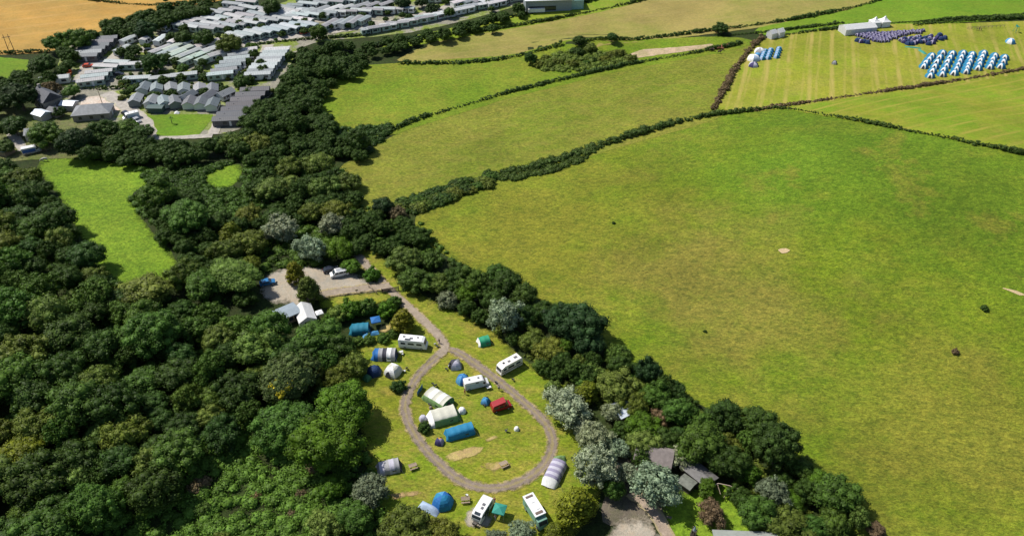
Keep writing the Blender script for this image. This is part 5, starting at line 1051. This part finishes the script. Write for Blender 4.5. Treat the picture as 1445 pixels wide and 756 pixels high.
for a, b, ax, m, l in [(179, 163, (1, .4), darkp, 'dark car behind the white van by the bungalow'), (194, 172, (1, .6), silverp, 'silver car in front of the white van by the bungalow'), (125, 95, (1, -.1), plain('orange_paint', (.5, .07, .03), .3), 'red-orange car by the front slate lodge'),
        (168, 107, (1, -.05), darkp, 'dark car between pale caravans near the flat-topped tree'), (211, 73, (1, -.1), darkp, 'dark car on the inner park road left of the trees'), (228, 72, (.5, -1), darkp, 'dark car facing up the inner park road'), (287, 72, (.4, -1), plain('orange_paint', (.5, .07, .03), .3), 'red car in front of the white gabled lodges'),
        (335, 105, (1, .1), m_white, 'white car at the foot of the pale caravan column'), (340, 97, (1, .1), silverp, 'silver car beside the pale caravan column'), (430, 48, (1, -.2), plain('orange_paint', (.5, .07, .03), .3), 'red car at the bend of the long park road'), (424, 18, (1, .3), bluep, 'blue car in the far park'), (86, 105, (.5, -1), silverp, 'silver car between the lane trees and the orange truck')]: car(a, b, ax, m, l)
def tr_x(e): MB().box((1.2, 0, 1.3), (1.1, 1.8, 1.2)).build('cab', plain('orange_paint', (.5, .07, .03), .3), e, .08)
vehicle('flatbed_truck', 98, 107, (.5, -1), [(-2.4, .5), (-2.4, 1.1), (1.9, 1.1), (2.0, .5)], 1.9, plain('orange_paint2', (.42, .13, .03), .6), 'orange flatbed truck parked on the park drive', 'truck', [], (-1.5, 1.3), (), tr_x)

# ------------------------------------------------------------------ camp furniture
def picnic(px, py, rz, label):
    p = ground_point(px, py); e = empty('picnic_table', (p.x, p.y, p.z+.15), rz, label, 'picnic table')
    t = MB()
    for i in range(5): t.box((0, (i-2)*.15, .74), (1.8, .14, .045))
    t.build('tabletop', m_wood, e)
    for s in (-1, 1):
        MB().box((0, s*.68-.08, .45), (1.8, .14, .045)).box((0, s*.68+.08, .45), (1.8, .14, .045)).build('seat', m_wood, e)
        b = MB()
        b.tube((s*.65, -.7, 0), (s*.65, -.25, .72), .05); b.tube((s*.65, .7, 0), (s*.65, .25, .72), .05).box((s*.65, 0, .4), (.06, 1.5, .09)); b.build('leg', m_woodd, e)
picnic(711, 657, .5, 'dark picnic table on the worn earth inside the loop'); picnic(657, 707, .1, 'picnic table beside the blue six-sided tent'); picnic(583, 660, .4, 'picnic table right of the grey tunnel tent')
def chair(px, py, rz, mat, label, group='folding camp chairs'):
    p = ground_point(px, py); e = empty('camp_chair', (p.x, p.y, p.z+.1), rz, label, 'chair', group)
    MB().box((0, 0, .42), (.5, .5, .05)).build('seat', mat, e); MB().plate([(-.24, -.25, .45), (-.24, .25, .45), (-.4, .25, .95), (-.4, -.25, .95)], .04).build('backrest', mat, e)
    for a in (-1, 1):
        for b in (-1, 1): MB().tube((a*.24, b*.25, 0), (a*-.2, b*.25, .6), .022, n=5).build('leg', m_pole, e)
dk = plain('dark_canvas', (.04, .04, .05), .9); lt = plain('pale_canvas', (.6, .6, .6), .9); bl = plain('blue_canvas', (.05, .14, .3), .9)
for a, b, rz, m, l in [(614, 487, 2, lt, 'pale camp chair right of the white motorhome'), (617, 490, 3, dk, 'dark camp chair right of the white motorhome'), (568, 501, .4, lt, 'pale camp chair in front of the striped tunnel tent'), (571, 525, 1, lt, 'pale camp chair right of the cream event shelter'), (574, 521, 2, dk, 'dark camp chair right of the cream event shelter'),
        (630, 522, 1, dk, 'dark camp chair left of the grey dome tent'), (634, 518, 2, lt, 'pale camp chair left of the grey dome tent'), (611, 543, 1, dk, 'dark camp chair behind the cream and green tent'), (615, 545, 2, dk, 'second dark chair behind the cream and green tent'), (700, 541, 1, dk, 'dark camp chair right of the white panel van'), (724, 537, 1, dk, 'dark camp chair below the ivory camper'), (683, 573, 1, dk, 'dark camp chair in front of the small sky blue tent'), (714, 609, 3, dk, 'dark camp chair left of the pale bundle inside the loop'), (659, 700, 1, lt, 'pale camp chair by the picnic table of the six-sided tent'), (606, 572, .5, dk, 'dark camp chair beside the cream and green tent')]: chair(a, b, rz, m, l)
def table(px, py, rz, label):
    p = ground_point(px, py); e = empty('camp_table', (p.x, p.y, p.z+.1), rz, label, 'table'); MB().box((0, 0, .68), (1.1, .65, .04)).build('tabletop', lt, e)
    for a in (-1, 1):
        for b in (-1, 1): MB().tube((a*.5, b*.28, 0), (a*.45, b*.28, .66), .02, n=5).build('leg', m_pole, e)
table(690, 549, .4, 'pale camp table right of the white panel van'); table(566, 499, .3, 'small table in front of the striped tunnel tent')
for a, b, s, m, l in [(729, 606, 1.0, whitec, 'pale bundle of camp gear inside the loop'), (652, 581, 1.5, whitec, 'small white pod at the right end of the cream tent'), (597, 592, 1.5, palel, 'pale lilac gear pile at the left end of the cream tent'), (608, 576, .7, brownc, 'brown bag beside the cream and green tent')]:
    p = ground_point(a, b); me, dr = dome_mesh(s*1.3, s*.85, [m], 6, .7, 4); o = link('gear_bag', me); o.location = (p.x, p.y, p.z+.08); tag(o, l, 'bag')
# windbreak
p = ground_point(593, 553); e = empty('windbreak', (p.x, p.y, p.z+.08), 1.2, 'blue-grey windbreak screen by the loop track', 'windbreak')
for i in range(3): MB().plate([(i*1.0-1.5, .1*(i % 2), 0), (i*1.0-.5, .1*((i+1) % 2), 0), (i*1.0-.5, .1*((i+1) % 2), 1.3), (i*1.0-1.5, .1*(i % 2), 1.3)], .03).build('panel', bl, e)
for i in range(4): MB().tube((i-1.5, .1*(i % 2), 0), (i-1.5, .1*(i % 2), 1.5), .025, n=5).build('pole', m_pole, e)
# gate, posts, rails at the campsite entrance
p = ground_point(551, 412); e = empty('farm_gate', (p.x, p.y, p.z+.2), bearing(551, 412, 1, -.16), 'dark wooden five-bar gate across the drive', 'gate')
g = MB()
for i in range(5): g.box((0, 0, .25+i*.24), (4.2, .07, .11))
g.tube((-2.05, 0, .2), (2.05, 0, 1.25), .05, n=4); g.build('bars', m_woodd, e)
for s in (-1, 1): MB().box((s*2.25, 0, .65), (.22, .22, 1.6)).build('post', m_woodd, e)
m2 = MB().box((-1, .35, .5), (2.4, .1, .9)); m2.build('board', m_woodd, e)
def rails(px, py, ax, n, sp, label, m=m_wood):
    p = ground_point(px, py); e = empty('rail_fence', (p.x, p.y, p.z+.1), bearing(px, py, *ax), label, 'fence')
    for i in range(n): MB().box((i*sp, 0, .5), (.12, .12, 1.2)).build('post', m, e)
    for z in (.45, .95): MB().box(((n-1)*sp/2, .08, z), ((n-1)*sp, .05, .12)).build('rail', m, e)
rails(521, 407, (1, .8), 3, 1.8, 'pale wooden rail fence by the car park entrance'); rails(30, 223, (1, -.25), 8, 1.6, 'pale rail fence beside the lane at the clearing meadow'); rails(1365, 42, (1, -.05), 10, 2.0, 'pale rail fence at the far edge of the camping field')
p = ground_point(504, 415); e = empty('sign_post', (p.x, p.y, p.z+.1), .2, 'wooden post with small board beside the side road', 'sign'); MB().box((0, 0, .8), (.12, .12, 1.6)).build('post', m_wood, e); MB().box((0, -.09, 1.35), (.7, .04, .45)).build('board', m_wood, e)
# pergola-like wooden frame
p = ground_point(1012, 692); e = empty('pergola', (p.x, p.y, p.z+.1), bearing(1012, 692, 1, -.35), 'unroofed pale wooden pergola frame above the side lawn', 'pergola')
pts = [(-4.2, 0), (-2.1, .1), (0, .2), (1.8, -1.1), (3.4, -2.8)]
for x, y in pts: MB().box((x, y, 1.05), (.16, .16, 2.1)).build('post', m_wood, e)
for a, b in zip(pts, pts[1:]): MB().tube((*a, 2.12), (*b, 2.12), .09, n=4).build('beam', plain('pale_beam', (.42, .34, .27), .8), e)
MB().tube((-.2, .2, 2.0), (-1.0, -2.2, 2.0), .08, n=4).tube((1.8, -1.1, 1.1), (-.3, -2.6, 1.0), .07, n=4).build('brace', m_wood, e)
# wooden play tower with cone
p = ground_point(978, 756); e = empty('wooden_tower', (p.x, p.y, p.z+.1), .3, 'small timber tower with pointed grey cap on the side lawn', 'tower')
MB().loft([[(r*math.cos(t*math.pi/3), r*math.sin(t*math.pi/3), z) for t in range(6)] for r, z in ((.75, 0), (.62, 1.0), (.5, 1.9))]).build('base', m_woodd, e)
for t in range(4): MB().tube((.55*math.cos(t*1.57), .55*math.sin(t*1.57), 0), (.6*math.cos(t*1.57), .6*math.sin(t*1.57), 2.3), .08, n=5).build('post', m_wood, e)
MB().tube((0, 0, 1.9), (0, 0, 3.2), .34, .03, 10).build('cap', m_bluegrey, e)
# poles in the distance
def pole(px, py, h, label, kind):
    p = ground_point(px, py); e = empty('utility_pole', (p.x, p.y, p.z), 0.3, label, 'pole')
    if kind == 'twin':
        for s in (-1, 1): MB().tube((s*1.1, 0, 0), (s*.9, 0, h), .16, .11, 8).build('post', m_woodd, e)
        MB().box((0, 0, h-1.2), (3.2, .16, .2)).build('crossarm', m_woodd, e); MB().tube((-1.05, 0, 2), (1, 0, h-3), .06).build('brace', m_woodd, e)
    else:
        MB().tube((0, 0, 0), (0, 0, h), .14, .1, 8).build('post', m_wood, e); MB().box((0, 0, h-.7), (1.6, .1, .12)).build('crossarm', m_wood, e)
pole(17, 74, 8, 'twin-legged wooden power pole at the near edge of the wheat', 'twin'); pole(146, 151, 8, 'single wooden pole in the building yard', 'one')
# palm on the lawn
p = ground_point(243, 175); e = empty('palm_tree', (p.x, p.y, p.z+.1), 0, 'small lone palm on the square lawn', 'palm'); e.scale = (.8, .8, .75)
MB().tube((0, 0, 0), (.1, 0, 3.2), .17, .11, 8).build('trunk', m_bark, e)
C = MB()
for i in range(22):
    a = i*2.4; el = .2+.9*(i % 4)/3; pv = Vector((.1, 0, 3.2))
    for k in range(5):
        d = Vector((math.cos(a)*math.cos(el), math.sin(a)*math.cos(el), math.sin(el)))*.32; q = pv+d; sd = Vector((-math.sin(a), math.cos(a), 0))*(.13*(1-k/6))
        C.add([pv-sd, pv+sd, q+sd*.8, q-sd*.8], [(0, 1, 2, 3)]); pv = q; el -= .38
C.build('crown', m_leaf, e, color=TINT['mid'])

# ------------------------------------------------------------------ people and animals
def skin(name, joints, edges, mat, parent=None, sub=2, root=0):
    me = bpy.data.meshes.new(name); me.from_pydata([j[:3] for j in joints], edges, [])
    o = bpy.data.objects.new(name, me); COL.objects.link(o)
    md = o.modifiers.new('s', 'SKIN'); o.modifiers.new('u', 'SUBSURF').levels = sub
    for i, j in enumerate(joints):
        r_ = j[3]; o.data.skin_vertices[0].data[i].radius = (r_, r_ if len(j) < 5 else j[4]); o.data.skin_vertices[0].data[i].use_root = (i == root)
    bpy.context.view_layer.update()
    ev = o.evaluated_get(bpy.context.evaluated_depsgraph_get()); nm = bpy.data.meshes.new_from_object(ev)
    o.modifiers.clear(); o.data = nm; nm.materials.clear(); nm.materials.append(mat)
    for f in nm.polygons: f.use_smooth = True
    if parent: o.parent = parent
    return o
SKIN = plain('skin', (.45, .27, .19), .6, var=.05); HAIR = plain('hair', (.06, .04, .03), .8)
def person(px, py, rz, shirt, trousers, label, arm=.0, stride=.18, bare=False):
    p = ground_point(px, py); s = stride
    # one continuous body: pelvis, spine, neck, head, arms with hands, legs with feet
    J = [(0, 0, .95, .12, .15), (0, 0, 1.2, .11, .14), (0, 0, 1.42, .12, .17), (0, 0, 1.53, .055), (.02, 0, 1.62, .08), (.02, 0, 1.72, .09), (0.01, 0, 1.79, .05),
         (0, .19, 1.43, .06), (.05+arm*.1, .25, 1.16, .045), (.16+arm*.3, .24, .95+arm*.3, .035), (.2+arm*.36, .235, .87+arm*.32, .04), (0, -.19, 1.43, .06), (0, -.25, 1.16, .045), (.08, -.25, .93, .035), (.1, -.25, .85, .04),
         (s*.2, .1, .86, .09), (s*.6, .1, .5, .06), (s*.5, .1, .1, .042), (s*.5+.16, .11, .04, .035), (-s*.2, -.1, .86, .09), (-s*.4, -.1, .5, .06), (-s*1.2, -.1, .1, .042), (-s*1.2+.16, -.11, .04, .035)]
    E = [(0, 1), (1, 2), (2, 3), (3, 4), (4, 5), (5, 6), (2, 7), (7, 8), (8, 9), (9, 10), (2, 11), (11, 12), (12, 13), (13, 14), (0, 15), (15, 16), (16, 17), (17, 18), (0, 19), (19, 20), (20, 21), (21, 22)]
    o = skin('person', J, E, SKIN); o.location = (p.x, p.y, p.z+.1); o.rotation_euler.z = rz; tag(o, label, 'person')
    up = lambda q, k: tuple([*q[:3]]+[v*k for v in q[3:]])
    if not bare: skin('shirt', [up(J[i], 1.18) for i in (0, 1, 2, 7, 8, 11, 12)], [(0, 1), (1, 2), (2, 3), (3, 4), (2, 5), (5, 6)], shirt, o)
    skin('trousers', [up(J[i], 1.22) for i in (0, 15, 16, 17, 19, 20, 21)], [(0, 1), (1, 2), (2, 3), (0, 4), (4, 5), (5, 6)], trousers, o)
    skin('hair', [(-.03, 0, 1.68, .085), (-.02, 0, 1.77, .09), (.01, 0, 1.81, .06)], [(0, 1), (1, 2)], HAIR, o)
cl = lambda n, c: plain(n, c, .9)
person(704, 551, 2.2, cl('white_shirt', (.7, .7, .7)), cl('dark_trousers', (.03, .03, .06)), 'person in white top standing right of the panel van')
person(620, 485, 1.0, cl('black_top', (.02, .02, .025)), cl('dark_trousers', (.03, .03, .06)), 'person in black standing near the track fork')
person(776, 551, 4.0, cl('black_top', (.02, .02, .025)), cl('dark_trousers', (.03, .03, .06)), 'person in black standing right of the drive')
person(656, 556, 2.6, cl('orange_top', (.6, .22, .08)), cl('orange_trunks', (.55, .2, .1)), 'person in orange clothes at the rear of the panel van')
person(699, 733, 1.2, cl('pink_top', (.5, .25, .22)), cl('grey_shorts', (.25, .25, .27)), 'person in pink top below the green canopy', .5)
person(698, 709, 4.4, cl('orange_top', (.6, .22, .08)), cl('dark_trousers', (.03, .03, .06)), 'person behind the touring caravan by the green canopy', .4)
for i, (a, b, l) in enumerate([(1378, 44, 'dark-clothed person, left of the three at the far fence'), (1381, 44, 'dark-clothed person, middle of the three at the far fence'), (1384, 44, 'dark-clothed person, right of the three at the far fence')]):
    person(a, b, i*1.3, cl('black_top', (.02, .02, .025)), cl('dark_trousers', (.03, .03, .06)), l)
# lookout chair with person near the field edge
p = ground_point(1433, 46); e = empty('lookout_chair', (p.x, p.y, p.z), .3, 'green raised lookout chair at the right edge of the camping field', 'lookout')
for a in (-1, 1):
    for b in (-1, 1): MB().tube((a*.9, b*.9, 0), (a*.45, b*.45, 2.6), .07).build('leg', jade, e)
MB().box((0, 0, 2.65), (1.2, 1.2, .12)).build('seat', jade, e); MB().box((-.55, 0, 3.1), (.08, 1.1, .8)).build('backrest', jade, e)
o = bpy.context.scene.objects
def quad(px, py, rz, coat, sc, label, cat, graze=False, group=None):
    p = ground_point(px, py); hz = .45 if graze else 1.75; hx = 1.45 if graze else 1.2
    J = [(-.55, 0, 1.15, .27, .25), (0, 0, 1.1, .30, .29), (.55, 0, 1.15, .27, .25), (.9, 0, 1.3 if not graze else 1.05, .16), (hx, 0, hz+.05 if not graze else .6, .12), (hx+.28, 0, hz-.2 if not graze else .2, .075),
         (.55, .16, .85, .12), (.58, .16, .48, .07), (.56, .16, .08, .05), (.62, .16, .02, .06), (.55, -.16, .85, .12), (.5, -.16, .48, .07), (.48, -.16, .08, .05), (.54, -.16, .02, .06),
         (-.62, .16, .88, .16), (-.52, .17, .66, .1), (-.72, .17, .42, .06), (-.68, .17, .06, .05), (-.62, .17, .02, .06), (-.62, -.16, .88, .16), (-.55, -.17, .66, .1), (-.78, -.17, .42, .06), (-.74, -.17, .06, .05), (-.68, -.17, .02, .06),
         (-.85, 0, 1.2, .06), (-1.0, 0, .7, .035), (hx-.05, .08, hz+.2 if not graze else .78, .03), (hx-.05, -.08, hz+.2 if not graze else .78, .03)]
    E = [(0, 1), (1, 2), (2, 3), (3, 4), (4, 5), (2, 6), (6, 7), (7, 8), (8, 9), (2, 10), (10, 11), (11, 12), (12, 13), (0, 14), (14, 15), (15, 16), (16, 17), (17, 18), (0, 19), (19, 20), (20, 21), (21, 22), (22, 23), (0, 24), (24, 25), (4, 26), (4, 27)]
    o = skin(cat, J, E, coat, None, 1, 1); o.location = (p.x, p.y, p.z+.08); o.rotation_euler.z = rz; o.scale = (sc,)*3
    return tag(o, label, cat, group)
quad(64, 228, bearing(64, 228, -1, .1), plain('grey_coat', (.42, .41, .38), .8, var=.2, scale=2), 1.05, 'grey horse grazing at the top of the clearing meadow', 'horse', True)
quad(116, 226, bearing(116, 226, 1, .2), plain('white_coat', (.62, .62, .58), .8), .8, 'white horse in the shade at the top of the clearing meadow', 'horse', True)
bc = plain('brown_coat', (.20, .07, .035), .8); dc = plain('dark_coat', (.05, .03, .025), .8)
for i, (a, b, rz, m, l) in enumerate([(1014, 71, .2, bc, 'brown cow, leftmost of the herd'), (1018, 69, 1.5, bc, 'brown cow at the back left of the herd'), (1022, 68, 3, bc, 'brown cow at the back of the herd'), (1025, 67, .4, bc, 'brown cow, rightmost of the herd'), (1019, 71.5, 2.4, bc, 'brown cow in the middle of the herd'), (1003, 73, .3, dc, 'dark cow standing left of the herd'), (1006, 72.5, 2, dc, 'dark cow nearer the herd'), (1015, 76, .1, dc, 'dark cow in front of the herd')]):
    quad(a, b, rz, m, .95, l+' at the top of the olive meadow', 'cow', i % 2 == 0, 'cows at the top of the olive meadow')
